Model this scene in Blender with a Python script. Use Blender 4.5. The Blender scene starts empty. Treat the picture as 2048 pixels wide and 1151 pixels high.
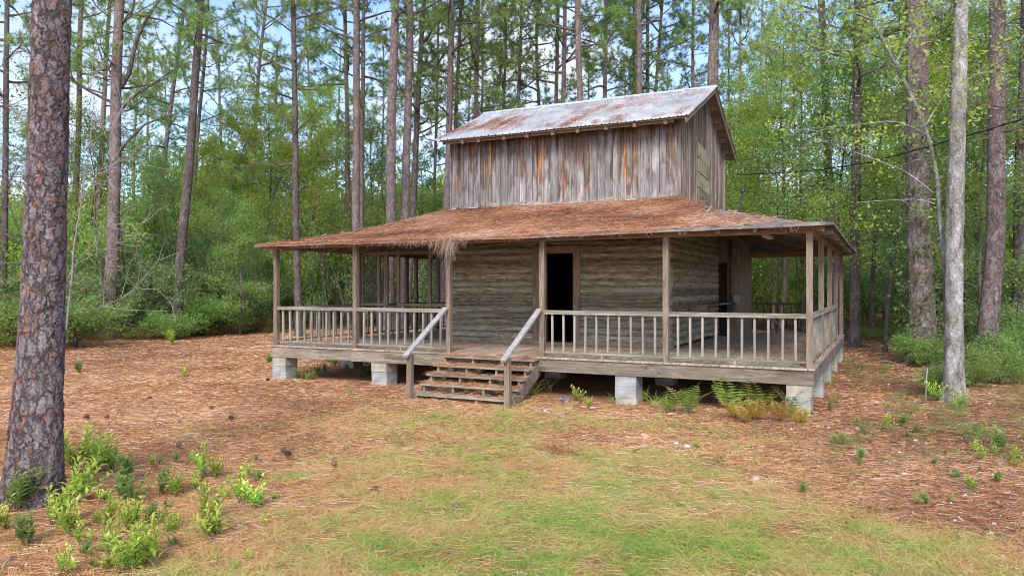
import bpy, math, random
import numpy as np
from mathutils import Vector, Matrix, Quaternion, noise as mnoise
R = math.radians
scn = bpy.context.scene
col = scn.collection
# ------------------------------------------------------------------ camera frame
F = 1510.0
CAM = Vector((12.894, -13.437, 2.118)); YAW = .4587
RT = Vector((math.cos(YAW), math.sin(YAW), 0)); FW = Vector((-math.sin(YAW), math.cos(YAW), 0))
def TR(px, d, z=0.0):
    p = CAM + RT * ((px - 1024) / F * d) + FW * d
    return Vector((p.x, p.y, z))
def G(px, py): return TR(px, 2.118 * F / (py - 576))
def P3(px, py, d): return TR(px, d, 2.118 + (576 - py) * d / F)
def onY(px, Y):
    s = (px - 1024) / F; dr = FW + RT * s; t = (Y - CAM.y) / dr.y
    return CAM.x + dr.x * t
def onX(px, X):
    s = (px - 1024) / F; dr = FW + RT * s; t = (X - CAM.x) / dr.x
    return CAM.y + dr.y * t
# ------------------------------------------------------------------ tagging
def tag(o, label=None, cat=None, group=None, kind=None):
    if label: o['label'] = label
    if cat: o['category'] = cat
    if group: o['group'] = group
    if kind: o['kind'] = kind
    return o
def empty(name, loc, label, cat, group=None):
    o = bpy.data.objects.new(name, None); o.empty_display_size = .2; col.objects.link(o)
    o.location = loc
    return tag(o, label, cat, group)
def link(name, me, parent=None, world=True):
    """world=True: mesh data is in world space; first-level children undo their parent's location"""
    o = bpy.data.objects.new(name, me); col.objects.link(o)
    if parent:
        o.parent = parent
        if world and parent.type == 'EMPTY': o.location = -(parent.location + (parent.parent.location if parent.parent else Vector()))
    return o
# ------------------------------------------------------------------ mesh helpers
def npmesh(name, V, Fq, mat, rnd=None, smooth=False, extra=None):
    V = np.asarray(V, np.float32).reshape(-1, 3); Fq = np.asarray(Fq, np.int32)
    n, k = Fq.shape
    me = bpy.data.meshes.new(name)
    me.vertices.add(len(V)); me.vertices.foreach_set('co', V.ravel())
    me.loops.add(n * k); me.loops.foreach_set('vertex_index', Fq.ravel())
    me.polygons.add(n); me.polygons.foreach_set('loop_start', np.arange(0, n * k, k, dtype=np.int32))
    me.polygons.foreach_set('loop_total', np.full(n, k, np.int32))
    if rnd is not None:
        a = me.attributes.new('rnd', 'FLOAT', 'FACE'); a.data.foreach_set('value', np.asarray(rnd, np.float32))
    if extra:
        for kk, vv in extra.items():
            a = me.attributes.new(kk, 'FLOAT', 'POINT'); a.data.foreach_set('value', np.asarray(vv, np.float32))
    me.update(calc_edges=True)
    if smooth: me.polygons.foreach_set('use_smooth', np.ones(n, bool))
    me.materials.append(mat)
    return me
class MB:
    def __init__(s, seed=0): s.v = []; s.f = []; s.r = []; s.rg = random.Random(seed)
    def poly(s, pts, r=None):
        b = len(s.v); s.v += [tuple(p) for p in pts]; s.f.append(tuple(range(b, b + len(pts)))); s.r.append(s.rg.random() if r is None else r)
    def box(s, x0, x1, y0, y1, z0, z1, r=None): s.beam8([(x0,y0,z0),(x1,y0,z0),(x1,y1,z0),(x0,y1,z0),(x0,y0,z1),(x1,y0,z1),(x1,y1,z1),(x0,y1,z1)], r)
    def beam8(s, p, r=None):
        b = len(s.v); s.v += [tuple(q) for q in p]; r = s.rg.random() if r is None else r
        for q in ((0,3,2,1),(4,5,6,7),(0,1,5,4),(1,2,6,5),(2,3,7,6),(3,0,4,7)):
            s.f.append(tuple(b + i for i in q)); s.r.append(r)
    def beam(s, a, b, w, h, r=None, up=(0, 0, 1)):
        a = Vector(a); b = Vector(b); d = (b - a).normalized(); sd = d.cross(Vector(up))
        if sd.length < 1e-3: sd = Vector((1, 0, 0))
        sd.normalize(); u = sd.cross(d); sd = sd * w / 2; u = u * h / 2
        s.beam8([a-sd-u, a+sd-u, b+sd-u, b-sd-u, a-sd+u, a+sd+u, b+sd+u, b-sd+u], r)
    def tube(s, pts, rad, n=6, r=None, cap=False):
        r = s.rg.random() if r is None else r
        b0 = len(s.v); m = len(pts); ref = Vector((.31, .77, .12))
        for i, p in enumerate(pts):
            d = (pts[min(i+1, m-1)] - pts[max(i-1, 0)]).normalized()
            x = d.cross(ref)
            if x.length < .05: x = d.cross(Vector((1, 0, 0)))
            x.normalize(); y = d.cross(x); q = rad[i]
            for k in range(n):
                an = 2 * math.pi * k / n
                s.v.append(tuple(p + x * (math.cos(an) * q) + y * (math.sin(an) * q)))
        for i in range(m - 1):
            for k in range(n):
                a = b0 + i*n + k; c = b0 + i*n + (k+1) % n
                s.f.append((a, c, c + n, a + n)); s.r.append(r)
        if cap: s.f.append(tuple(b0 + (m-1)*n + k for k in range(n))); s.r.append(r)
    def mesh(s, name, mat, smooth=False):
        me = bpy.data.meshes.new(name); me.from_pydata(s.v, [], s.f)
        a = me.attributes.new('rnd', 'FLOAT', 'FACE'); a.data.foreach_set('value', np.array(s.r, np.float32))
        if smooth: me.polygons.foreach_set('use_smooth', np.ones(len(s.f), bool))
        me.materials.append(mat); me.update(); return me
    def build(s, name, mat, parent=None, smooth=False, label=None, world=True):
        o = link(name, s.mesh(name, mat, smooth), parent, world)
        if label: o['label'] = label
        return o
    def jitter(s, amp, sc=2.0):
        s.v = [tuple(Vector(p) + mnoise.noise_vector(Vector(p) * sc) * amp) for p in s.v]; return s
# value noise in numpy
_rs = np.random.RandomState(5); _T = _rs.rand(256, 256)
def vn(x, y):
    xi = np.floor(x).astype(int); yi = np.floor(y).astype(int); fx = x - xi; fy = y - yi
    fx = fx*fx*(3-2*fx); fy = fy*fy*(3-2*fy)
    g = lambda a, b: _T[a & 255, b & 255]
    return (g(xi,yi)*(1-fx)+g(xi+1,yi)*fx)*(1-fy)+(g(xi,yi+1)*(1-fx)+g(xi+1,yi+1)*fx)*fy
def fbm(x, y, o=4):
    t = 0; a = .5; w = 0
    for i in range(o): t = t + a*vn(x*2**i + 17.3*i, y*2**i + 9.1*i); w += a; a *= .5
    return t / w
# ------------------------------------------------------------------ materials
class NT:
    def __init__(s, name):
        s.m = bpy.data.materials.new(name); s.m.use_nodes = True; s.t = s.m.node_tree; s.t.nodes.clear()
        s.out = s.n('ShaderNodeOutputMaterial')
    def n(s, ty, **k):
        x = s.t.nodes.new(ty)
        for a, b in k.items(): setattr(x, a, b)
        return x
    def l(s, a, b): s.t.links.new(a, b)
    def inp(s, node, key, val):
        if isinstance(val, bpy.types.NodeSocket): s.l(val, node.inputs[key])
        elif val is not None: node.inputs[key].default_value = val
    def attr(s, name='rnd'):
        return s.n('ShaderNodeAttribute', attribute_name=name).outputs['Fac']
    def co(s): return s.n('ShaderNodeTexCoord').outputs['Object']
    def math(s, op, a, b=None, clamp=False):
        x = s.n('ShaderNodeMath', operation=op); x.use_clamp = clamp; s.inp(x, 0, a); s.inp(x, 1, b); return x.outputs[0]
    def vec(s, op, a, b):
        x = s.n('ShaderNodeVectorMath', operation=op); s.inp(x, 0, a); s.inp(x, 1, b); return x.outputs[0]
    def noise(s, v, sc, det=4, rough=.55, dist=0):
        x = s.n('ShaderNodeTexNoise'); s.inp(x, 'Vector', v); x.inputs['Scale'].default_value = sc
        x.inputs['Detail'].default_value = det; x.inputs['Roughness'].default_value = rough; x.inputs['Distortion'].default_value = dist
        return x.outputs['Fac']
    def ramp(s, f, st, interp='LINEAR'):
        x = s.n('ShaderNodeValToRGB'); s.inp(x, 0, f); e = x.color_ramp.elements; x.color_ramp.interpolation = interp
        while len(e) < len(st): e.new(.5)
        for i, (p, c) in enumerate(st):
            e[i].position = p; c = (c,)*3 if isinstance(c, (int, float)) else c; e[i].color = (*c, 1)
        return x.outputs[0]
    def mix(s, f, a, b, bt='MIX'):
        x = s.n('ShaderNodeMix', data_type='RGBA', blend_type=bt); s.inp(x, 0, f)
        for k, v in ((6, a), (7, b)):
            if isinstance(v, tuple): v = (*v, 1) if len(v) == 3 else v
            s.inp(x, k, v)
        return x.outputs[2]
    def bump(s, h, dist=.01, st=1.0):
        x = s.n('ShaderNodeBump'); s.l(h, x.inputs['Height']); x.inputs['Distance'].default_value = dist; x.inputs['Strength'].default_value = st
        return x.outputs[0]
    def bsdf(s, c, rough=.9, nrm=None, metal=0, spec=.3):
        x = s.n('ShaderNodeBsdfPrincipled')
        if isinstance(c, tuple): c = (*c, 1)
        s.inp(x, 'Base Color', c); s.inp(x, 'Roughness', rough); s.inp(x, 'Metallic', metal); s.inp(x, 'Specular IOR Level', spec)
        if nrm: s.l(nrm, x.inputs['Normal'])
        return x.outputs[0]
    def done(s, sh): s.l(sh, s.out.inputs['Surface']); return s.m
def wood(name, cs, axis='Z', orange=0., dark=.5, var=.5, moss=0., rough=.85):
    """cs = three colours dark>light; grain runs along axis"""
    t = NT(name); r = t.attr(); v = t.co()
    off = t.n('ShaderNodeCombineXYZ'); q = t.math('MULTIPLY', r, 53.0)
    for i in range(3): t.l(q, off.inputs[i])
    v = t.vec('ADD', v, off.outputs[0])
    long = {'X': (.07,1,1), 'Y': (1,.07,1), 'Z': (1,1,.07)}[axis]; med = {'X': (.3,1,1), 'Y': (1,.3,1), 'Z': (1,1,.3)}[axis]
    g = t.noise(t.vec('MULTIPLY', v, long), 90, 5, .6, .3)
    g2 = t.noise(t.vec('MULTIPLY', v, long), 22, 4, .6, .6)
    st = t.noise(t.vec('MULTIPLY', v, med), 3.2, 5, .62, .8)
    f = t.math('ADD', t.math('MULTIPLY', g, .45), t.math('MULTIPLY', g2, .55))
    c = t.ramp(f, [(.28, cs[0]), (.5, cs[1]), (.68, cs[2])])
    sm = t.ramp(st, [(.48, 0.), (.62, 1.)])
    c = t.mix(t.math('MULTIPLY', sm, dark), c, tuple(x*.28 for x in cs[0]))
    if orange:
        ns = t.noise(t.vec('MULTIPLY', v, med), 2.4, 3, .5, .5)
        om = t.math('MULTIPLY', t.ramp(ns, [(.60, 0.), (.66, 1.)]), orange)
        c = t.mix(om, c, t.ramp(f, [(.3, (.16,.055,.02)), (.5, (.42,.17,.045)), (.7, (.6,.3,.1))]))
    if moss:
        ms = t.noise(t.co(), 2.0, 5, .65)
        c = t.mix(t.math('MULTIPLY', t.ramp(ms, [(.45, 0.), (.62, 1.)]), moss), c, (.17,.18,.07))
    fv = t.math('ADD', t.math('MULTIPLY', r, var), 1 - var * .6)
    hs = t.n('ShaderNodeHueSaturation'); t.l(c, hs.inputs['Color']); t.l(fv, hs.inputs['Value'])
    return t.done(t.bsdf(hs.outputs[0], rough, t.bump(f, .006, .8)))
GREY = ((.10,.085,.07), (.30,.27,.235), (.50,.475,.43))
TAN = ((.10,.07,.045), (.25,.185,.13), (.41,.335,.255))
M = {}
def m_board():
    t = NT('weathered_board'); r = t.attr(); v0 = t.co()
    off = t.n('ShaderNodeCombineXYZ'); q = t.math('MULTIPLY', r, 53.0)
    for i in range(3): t.l(q, off.inputs[i])
    v = t.vec('ADD', v0, off.outputs[0])
    g = t.noise(t.vec('MULTIPLY', v, (1,1,.06)), 80, 5, .6, .3); g2 = t.noise(t.vec('MULTIPLY', v, (1,1,.08)), 20, 4, .6, .6)
    f = t.math('ADD', t.math('MULTIPLY', g, .45), t.math('MULTIPLY', g2, .55))
    grey = t.ramp(f, [(.30, (.10,.082,.07)), (.48, (.285,.26,.245)), (.66, (.52,.50,.50))])
    brown = t.ramp(f, [(.3, (.035,.02,.013)), (.5, (.12,.075,.048)), (.7, (.27,.185,.125))])
    z = t.n('ShaderNodeSeparateXYZ'); t.l(v0, z.inputs[0])
    n = t.noise(t.vec('MULTIPLY', v, (1.2,1.2,.38)), 2.6, 5, .62, .7)
    hgt_ = t.math('SUBTRACT', t.math('MULTIPLY', z.outputs[2], .11), .52)
    m = t.math('ADD', n, t.math('ADD', hgt_, t.math('MULTIPLY', t.math('SUBTRACT', r, .5), .22)))
    c = t.mix(t.ramp(m, [(.43, 0.), (.62, .95)]), grey, brown)
    ns = t.noise(t.vec('MULTIPLY', v, (1.6,1.6,.42)), 2.0, 3, .5, .5)
    om = t.ramp(t.math('ADD', ns, t.math('MULTIPLY', t.math('SUBTRACT', r, .5), .10)), [(.63, 0.), (.68, 1.)])
    c = t.mix(om, c, t.ramp(f, [(.3, (.13,.045,.018)), (.5, (.36,.14,.045)), (.7, (.55,.27,.10))]))
    hs = t.n('ShaderNodeHueSaturation'); t.l(c, hs.inputs['Color']); t.l(t.math('ADD', t.math('MULTIPLY', r, .6), .68), hs.inputs['Value'])
    return t.done(t.bsdf(hs.outputs[0], .9, t.bump(f, .006, .8)))
M['board'] = m_board()
M['board2'] = wood('gable_board', ((.08,.06,.045), (.24,.19,.15), (.42,.38,.33)), 'Z', dark=.4, var=.6)
M['post'] = wood('post_wood', TAN, 'Z', dark=.25, var=.35)
M['railx'] = wood('rail_wood', ((.14,.12,.09), (.32,.28,.215), (.48,.435,.35)), 'X', dark=.4, var=.3, moss=.25)
M['raily'] = wood('rail_wood_side', ((.14,.12,.09), (.32,.28,.22), (.50,.46,.38)), 'Y', dark=.25, var=.3, moss=.25)
M['bal'] = wood('baluster_wood', ((.14,.125,.095), (.35,.315,.255), (.52,.48,.40)), 'Z', dark=.35, var=.45, moss=.3)
M['deck'] = wood('deck_wood', ((.22,.175,.125), (.46,.385,.29), (.62,.54,.43)), 'Y', dark=.3, var=.35, moss=.2)
M['beamx'] = wood('beam_wood', ((.09,.068,.048), (.27,.215,.155), (.44,.38,.305)), 'X', dark=.5, var=.4, moss=.15)
M['beamy'] = wood('beam_wood_side', ((.09,.07,.055), (.25,.21,.17), (.42,.38,.33)), 'Y', dark=.45, var=.4, moss=.15)
M['head'] = wood('header_wood', ((.13,.07,.04), (.36,.205,.115), (.55,.38,.24)), 'X', dark=.2, var=.4)
M['rafter'] = wood('rafter_wood', ((.13,.08,.05), (.32,.215,.135), (.52,.39,.27)), 'Y', dark=.2, var=.5)
M['step'] = wood('step_wood', ((.13,.10,.07), (.34,.285,.205), (.54,.475,.375)), 'X', dark=.3, var=.4, moss=.25)
M['silrail'] = wood('silhouette_rail_wood', ((.05,.035,.025), (.12,.085,.06), (.2,.15,.11)), 'Z', var=.3)  # rear railing's silhouette put into the colour: rail wood painted darker
M['hand'] = wood('handrail_wood', ((.20,.185,.165), (.38,.355,.32), (.56,.53,.48)), 'Y', dark=.1, var=.1)
M['frame'] = wood('door_frame_wood', ((.13,.085,.055), (.27,.19,.13), (.40,.30,.21)), 'Z', dark=.3, var=.2)
M['ply'] = wood('plywood', ((.30,.23,.14), (.44,.36,.25), (.55,.48,.36)), 'Y', dark=.45, var=.7)
def m_log():
    t = NT('hewn_log'); r = t.attr(); v = t.co()
    off = t.n('ShaderNodeCombineXYZ'); q = t.math('MULTIPLY', r, 31.0)
    for i in range(3): t.l(q, off.inputs[i])
    v2 = t.vec('ADD', v, off.outputs[0])
    g = t.noise(t.vec('MULTIPLY', v2, (.28,.28,2.2)), 9, 8, .72, 1.0)
    a = t.noise(t.vec('MULTIPLY', v2, (.5,.5,1)), 3.2, 5, .6, .6)
    c = t.ramp(g, [(.34, (.045,.032,.02)), (.46, (.27,.215,.135)), (.60, (.58,.50,.35))])
    c = t.mix(t.ramp(a, [(.42, 0.), (.66, .55)]), c, (.21,.185,.095))
    c = t.mix(t.ramp(t.noise(v2, 1.3, 4, .6), [(.46, 0.), (.62, .6)]), c, (.34,.315,.28))
    hs = t.n('ShaderNodeHueSaturation'); t.l(c, hs.inputs['Color']); t.l(t.math('ADD', t.math('MULTIPLY', r, .7), .6), hs.inputs['Value'])
    return t.done(t.bsdf(hs.outputs[0], .95, t.bump(g, .035, 1.)))
M['log'] = m_log()
def m_simple(name, c, var=.25, sc=6, rough=.9, bump=.004, metal=0, c2=None):
    t = NT(name); v = t.co(); n = t.noise(v, sc, 6, .6)
    c2 = c2 or tuple(x * (1 - var) for x in c)
    cc = t.ramp(n, [(.35, c2), (.65, c)])
    return t.done(t.bsdf(cc, rough, t.bump(n, bump, 1.), metal))
M['chink'] = m_simple('chinking', (.36,.295,.19), .55, 7, bump=.02, c2=(.13,.10,.06))
M['block'] = m_simple('cinder_block', (.47,.475,.45), .35, 3.2, bump=.008, c2=(.23,.24,.225))
M['blocky'] = m_simple('cinder_block_tan', (.52,.48,.38), .35, 4, bump=.006, c2=(.31,.28,.21))
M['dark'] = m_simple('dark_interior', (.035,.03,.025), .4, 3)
M['iron'] = m_simple('dark_metal', (.06,.065,.07), .3, 8, .5)
M['meter'] = m_simple('grey_metal_box', (.36,.37,.37), .2, 8, .45)
M['white'] = m_simple('white_enamel', (.62,.62,.58), .2, 8, .5)
M['cable'] = m_simple('black_cable', (.025,.025,.025), .2, 8, .7)
M['stone'] = m_simple('pale_stone', (.62,.60,.56), .4, 14, bump=.01)
M['cone'] = m_simple('pine_cone_brown', (.26,.17,.12), .5, 30)
M['red'] = m_simple('red_plastic', (.55,.05,.04), .3, 9, .5)
M['foil'] = m_simple('crumpled_foil', (.5,.53,.6), .9, 22, .3, c2=(.02,.025,.05), metal=.4)
def m_metalroof():
    t = NT('galvanised_roof'); v = t.co()
    n = t.noise(v, 1.4, 6, .6, .4); c = t.ramp(n, [(.3, (.27,.27,.265)), (.5, (.43,.43,.425)), (.7, (.58,.58,.57))])
    rs = t.noise(t.vec('MULTIPLY', v, (3,.5,1)), 3, 5, .6, .3)
    c = t.mix(t.ramp(rs, [(.5, 0.), (.68, .45)]), c, (.33,.27,.23))
    return t.done(t.bsdf(c, .5, t.bump(n, .003, .5), .0))
M['metal'] = m_metalroof()
def m_porchroof():
    t = NT('straw_covered_roofing'); v = t.co(); cov = t.attr('cov')
    n = t.noise(v, 30, 6, .7, .4); n2 = t.noise(v, 2.2, 5, .6)
    straw = t.ramp(n, [(.3, (.09,.045,.03)), (.5, (.27,.135,.085)), (.68, (.46,.27,.18))])
    straw = t.mix(t.ramp(n2, [(.45, 0.), (.65, .5)]), straw, (.30,.22,.17))
    bare = t.ramp(t.noise(v, 5, 6, .65), [(.3, (.12,.10,.09)), (.5, (.23,.195,.17)), (.7, (.34,.31,.28))])
    # horizontal lap joints every 0.6 m of run across the slope
    e = t.math('ADD', cov, t.math('MULTIPLY', t.math('SUBTRACT', t.noise(v, 7, 5, .6), .5), .9))
    c = t.mix(t.ramp(e, [(.4, 0.), (.55, 1.)]), bare, straw)
    return t.done(t.bsdf(c, .95, t.bump(n, .03, 1.)))
M['proof'] = m_porchroof()
M['tin'] = m_simple('old_tin', (.15,.125,.11), .5, 3, .7, c2=(.06,.045,.036))
M['flash'] = m_simple('pale_flashing', (.62,.63,.62), .3, 5, .6)
def m_screen():
    t = NT('insect_screen'); tr = t.n('ShaderNodeBsdfTransparent'); mx = t.n('ShaderNodeMixShader'); mx.inputs[0].default_value = .42
    t.l(tr.outputs[0], mx.inputs[1]); t.l(t.bsdf((.10,.095,.08), .8), mx.inputs[2]); return t.done(mx.outputs[0])
M['screen'] = m_screen()
def m_bark(name, cs, sc=7., zs=.42, patch=None, disp=0., crack=.05, pf=.78):
    t = NT(name); v0 = t.co()
    w = t.n('ShaderNodeTexNoise'); t.l(v0, w.inputs['Vector']); w.inputs['Scale'].default_value = sc*1.1; w.inputs['Detail'].default_value = 6; w.inputs['Roughness'].default_value = .7
    v = t.vec('ADD', v0, t.vec('MULTIPLY', t.vec('SUBTRACT', w.outputs['Color'], (.5,.5,.5)), tuple(x*13/sc for x in (.17,.17,.24))))
    def layer(k, vv):
        vv = t.vec('MULTIPLY', vv, (1, 1, zs))
        a = t.n('ShaderNodeTexVoronoi', feature='DISTANCE_TO_EDGE'); t.l(vv, a.inputs['Vector']); a.inputs['Scale'].default_value = k
        b = t.n('ShaderNodeTexVoronoi', feature='F1'); t.l(vv, b.inputs['Vector']); b.inputs['Scale'].default_value = k
        c = t.n('ShaderNodeSeparateColor'); t.l(b.outputs['Color'], c.inputs[0]); return a.outputs['Distance'], c
    e1, c1 = layer(sc, v); e2, c2 = layer(sc*2.1, v)
    n = t.noise(v, sc*3.2, 7, .7); big = t.noise(v0, 1.7, 5, .65)
    f = t.math('ADD', t.math('ADD', t.math('MULTIPLY', c1.outputs[0], .10), t.math('MULTIPLY', c2.outputs[0], .18)), t.math('ADD', t.math('MULTIPLY', n, .66), t.math('MULTIPLY', t.math('SUBTRACT', big, .5), .5)))
    c = t.ramp(f, [(.24, cs[0]), (.46, cs[1]), (.74, cs[2])])
    if patch: c = t.mix(t.math('MULTIPLY', t.ramp(c2.outputs[1], [(pf, 0.), (pf+.06, 1.)]), t.ramp(n, [(.35, .1), (.6, .9)])), c, patch)
    edge = t.ramp(e1, [(0, .15), (crack, 1.)]); edge2 = t.ramp(e2, [(0, .72), (.05, 1.)]); ed = t.math('MULTIPLY', edge, edge2)
    c = t.mix(ed, tuple(x*.6 for x in cs[0]), c)
    h = t.math('ADD', t.math('MULTIPLY', ed, t.math('ADD', t.math('MULTIPLY', c1.outputs[2], .35), t.math('ADD', t.math('MULTIPLY', c2.outputs[2], .45), .25))), t.math('MULTIPLY', n, .4))
    sh = t.bsdf(c, .95, None if disp else t.bump(h, .02, 1.))
    if disp:
        d = t.n('ShaderNodeDisplacement'); d.inputs['Scale'].default_value = disp; d.inputs['Midlevel'].default_value = .7
        t.l(h, d.inputs['Height']); t.l(d.outputs[0], t.out.inputs['Displacement']); t.m.displacement_method = 'BOTH'
    return t.done(sh)
PB = ((.10,.075,.065), (.24,.185,.165), (.41,.355,.335))
M['barkbig'] = m_bark('pine_bark_plates', ((.14,.105,.10), (.25,.20,.195), (.42,.375,.385)), 13., .42, patch=(.42,.18,.085), disp=.026, pf=.84, crack=.09)
M['bark'] = m_bark('pine_bark', PB, 8., .5, patch=(.27,.125,.075), pf=.84)
M['barkdk'] = m_bark('dark_pine_bark', ((.055,.042,.036), (.15,.12,.105), (.27,.235,.22)), 8., .5)
def m_smoothbark():
    t = NT('pale_smooth_bark'); v = t.co()
    n = t.noise(t.vec('MULTIPLY', v, (1,1,.5)), 5, 7, .7, .3); m = t.noise(v, 26, 5, .7)
    c = t.ramp(t.math('ADD', t.math('MULTIPLY', n, .6), t.math('MULTIPLY', m, .4)), [(.38, (.08,.068,.055)), (.47, (.20,.18,.155)), (.55, (.34,.325,.30)), (.63, (.60,.61,.61))])
    return t.done(t.bsdf(c, .9, t.bump(m, .012, 1.)))
M['gum'] = m_smoothbark()
M['twig'] = m_simple('bare_twig', (.42,.38,.34), .4, 9, c2=(.24,.2,.17))
M['limb'] = m_simple('limb_bark', (.17,.135,.12), .5, 6, c2=(.07,.055,.048))
M['stem'] = m_simple('green_stem', (.16,.12,.06), .4, 12)
def m_leaf(name, cols, trans=.35, rough=.55):
    t = NT(name); r = t.attr(); n = len(cols)
    c = t.ramp(r, [(i/(n-1), cc) for i, cc in enumerate(cols)])
    oi = t.n('ShaderNodeObjectInfo')
    hs = t.n('ShaderNodeHueSaturation'); t.l(c, hs.inputs['Color'])
    t.l(t.math('ADD', t.math('MULTIPLY', oi.outputs['Random'], .4), .9), hs.inputs['Value'])
    t.l(t.math('ADD', t.math('MULTIPLY', oi.outputs['Random'], .03), .485), hs.inputs['Hue'])
    c = hs.outputs[0]
    tr = t.n('ShaderNodeBsdfTranslucent'); t.l(c, tr.inputs[0]); mx = t.n('ShaderNodeMixShader'); mx.inputs[0].default_value = trans
    t.l(t.bsdf(c, rough, spec=.25), mx.inputs[1]); t.l(tr.outputs[0], mx.inputs[2]); return t.done(mx.outputs[0])
M['needle'] = m_leaf('pine_needles', [(.10,.19,.05), (.17,.29,.08), (.26,.40,.11), (.38,.48,.13), (.38,.31,.09)], .45)
M['leafy'] = m_leaf('yellow_green_leaves', [(.16,.27,.05), (.27,.40,.07), (.40,.52,.09), (.52,.58,.12), (.56,.48,.13)], .62)
M['leafg'] = m_leaf('green_leaves', [(.11,.20,.06), (.19,.32,.09), (.29,.43,.12), (.39,.50,.15), (.44,.44,.16)], .58)
M['leafd'] = m_leaf('dark_evergreen_leaves', [(.10,.17,.07), (.17,.26,.10), (.25,.36,.14), (.35,.44,.18), (.42,.40,.24)], .55)
M['leafb'] = m_leaf('brown_dead_leaves', [(.16,.08,.04), (.30,.16,.07), (.38,.24,.12)], .3)
M['leafn'] = m_leaf('bright_sapling_leaves', [(.13,.29,.07), (.22,.43,.08), (.42,.58,.09), (.62,.68,.12), (.66,.66,.20)], .4, .45)
M['fern'] = m_leaf('fern_green', [(.12,.24,.05), (.20,.34,.06), (.36,.42,.08), (.52,.48,.10)], .4)
M['ferny'] = m_leaf('fern_yellowing', [(.30,.30,.06), (.48,.38,.08), (.50,.26,.07), (.38,.16,.06)], .4)
M['grass'] = m_leaf('grass_blades', [(.25,.39,.07), (.38,.50,.10), (.52,.50,.15), (.62,.47,.20), (.64,.38,.18)], .35)
M['straw'] = m_leaf('pine_straw', [(.15,.06,.028), (.42,.18,.075), (.62,.30,.14), (.70,.42,.22), (.70,.56,.40)], .1, .7)
M['strawgrey'] = m_leaf('old_pine_straw', [(.20,.12,.08), (.38,.24,.16), (.52,.38,.28), (.60,.48,.40)], .1, .7)
M['strawroof'] = m_leaf('roof_pine_straw', [(.13,.05,.03), (.31,.125,.068), (.46,.205,.115), (.54,.30,.19), (.52,.42,.34)], .1, .7)
M['litter'] = m_leaf('fallen_leaves', [(.18,.09,.06), (.34,.21,.16), (.44,.33,.28), (.54,.46,.41), (.66,.62,.58)], .15, .7)
def m_ground():
    t = NT('forest_floor'); v = t.co(); g = t.attr('grass'); dk = t.attr('leafy')
    n = t.noise(v, 22, 8, .75, .3); n2 = t.noise(v, 1.1, 6, .6); n3 = t.noise(t.vec('MULTIPLY', v, (1,1.6,1)), 70, 4, .7)
    f = t.math('ADD', t.math('MULTIPLY', n, .6), t.math('MULTIPLY', n3, .4))
    st = t.ramp(f, [(.34, (.09,.038,.02)), (.48, (.36,.165,.075)), (.64, (.60,.33,.17))])
    st = t.mix(t.ramp(n2, [(.42, 0.), (.65, .45)]), st, t.ramp(f, [(.34, (.12,.065,.04)), (.64, (.50,.34,.22))]))
    gr = t.ramp(f, [(.34, (.09,.07,.025)), (.5, (.30,.23,.09)), (.64, (.50,.40,.19))])
    c = t.mix(t.math('MULTIPLY', g, .75), st, gr)
    lf = t.ramp(f, [(.3, (.08,.045,.03)), (.5, (.25,.13,.08)), (.68, (.42,.28,.2))])
    c = t.mix(dk, c, lf)
    return t.done(t.bsdf(c, .95, t.bump(f, .02, 1.)))
M['ground'] = m_ground()
# ------------------------------------------------------------------ ground
W, D = 11.82, 10.3; DZ = .78
def hgt(x, y):
    d = (x-CAM.x)*FW.x + (y-CAM.y)*FW.y
    return (fbm(x*.35, y*.35, 3)-.5)*.10*np.clip((d-3)/6, .3, 1) + (fbm(x*2.1+5, y*2.1, 3)-.5)*.035 - .01
def lat_d(x, y):
    rx = x-CAM.x; ry = y-CAM.y
    return rx*RT.x + ry*RT.y, rx*FW.x + ry*FW.y
def grassmask(x, y):
    l, d = lat_d(x, y)
    m = np.exp(-(((l-1.1)/2.1)**2 + ((d-5.6)/1.6)**2))*1.15 + .85*np.exp(-(((l+.6)/2.6)**2 + ((d-8.3)/2.6)**2)) + .5*np.exp(-(((l+.2)/3.2)**2 + ((d-12.4)/2.0)**2))
    m = m + .52*np.exp(-((l-.5)/3.3)**4)*np.clip((14.8-d)/2.5, 0, 1) + .45*np.exp(-((l-.9)/3.0)**2)*np.clip((8.2-d)/2.2, 0, 1)
    m = m*(.25+1.35*fbm(x*.9+3, y*.9, 4)) + (fbm(x*.55, y*.55+8, 4)-.52)*1.1
    return np.clip(m, 0, 1)
def leafmask(x, y):
    l, d = lat_d(x, y)
    return np.clip((l-2.2-(d-6)*.12)/2.5, 0, 1)*np.clip(.25+fbm(x*.6, y*.6, 3)*1.1, 0, 1)
def lines(lo, hi, c0, c1, st):
    a = list(np.arange(c0, c1, st)); s = st; x = c1
    while x < hi: a.append(x); s *= 1.22; x += s
    a.append(hi); s = st; x = c0 - st
    while x > lo: a.insert(0, x); s *= 1.22; x -= s
    a.insert(0, lo); return np.array(a)
gx = lines(-400, 420, -6, 24, .16); gy = lines(-60, 480, -10, 14, .16)
XX, YY = np.meshgrid(gx, gy); nx = len(gx); ny = len(gy)
V = np.stack([XX, YY, hgt(XX, YY)], -1).reshape(-1, 3)
i = np.arange(ny-1)[:, None]*nx + np.arange(nx-1)[None]; i = i.ravel()
me = npmesh('ground', V, np.stack([i, i+1, i+1+nx, i+nx], 1), M['ground'], smooth=True,
            extra={'grass': grassmask(V[:,0], V[:,1]), 'leafy': leafmask(V[:,0], V[:,1])})
tag(link('ground', me), 'clearing floor of orange pine straw and thin grass around the cabin', 'ground', kind='structure')
rng = np.random.RandomState(11)
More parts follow.
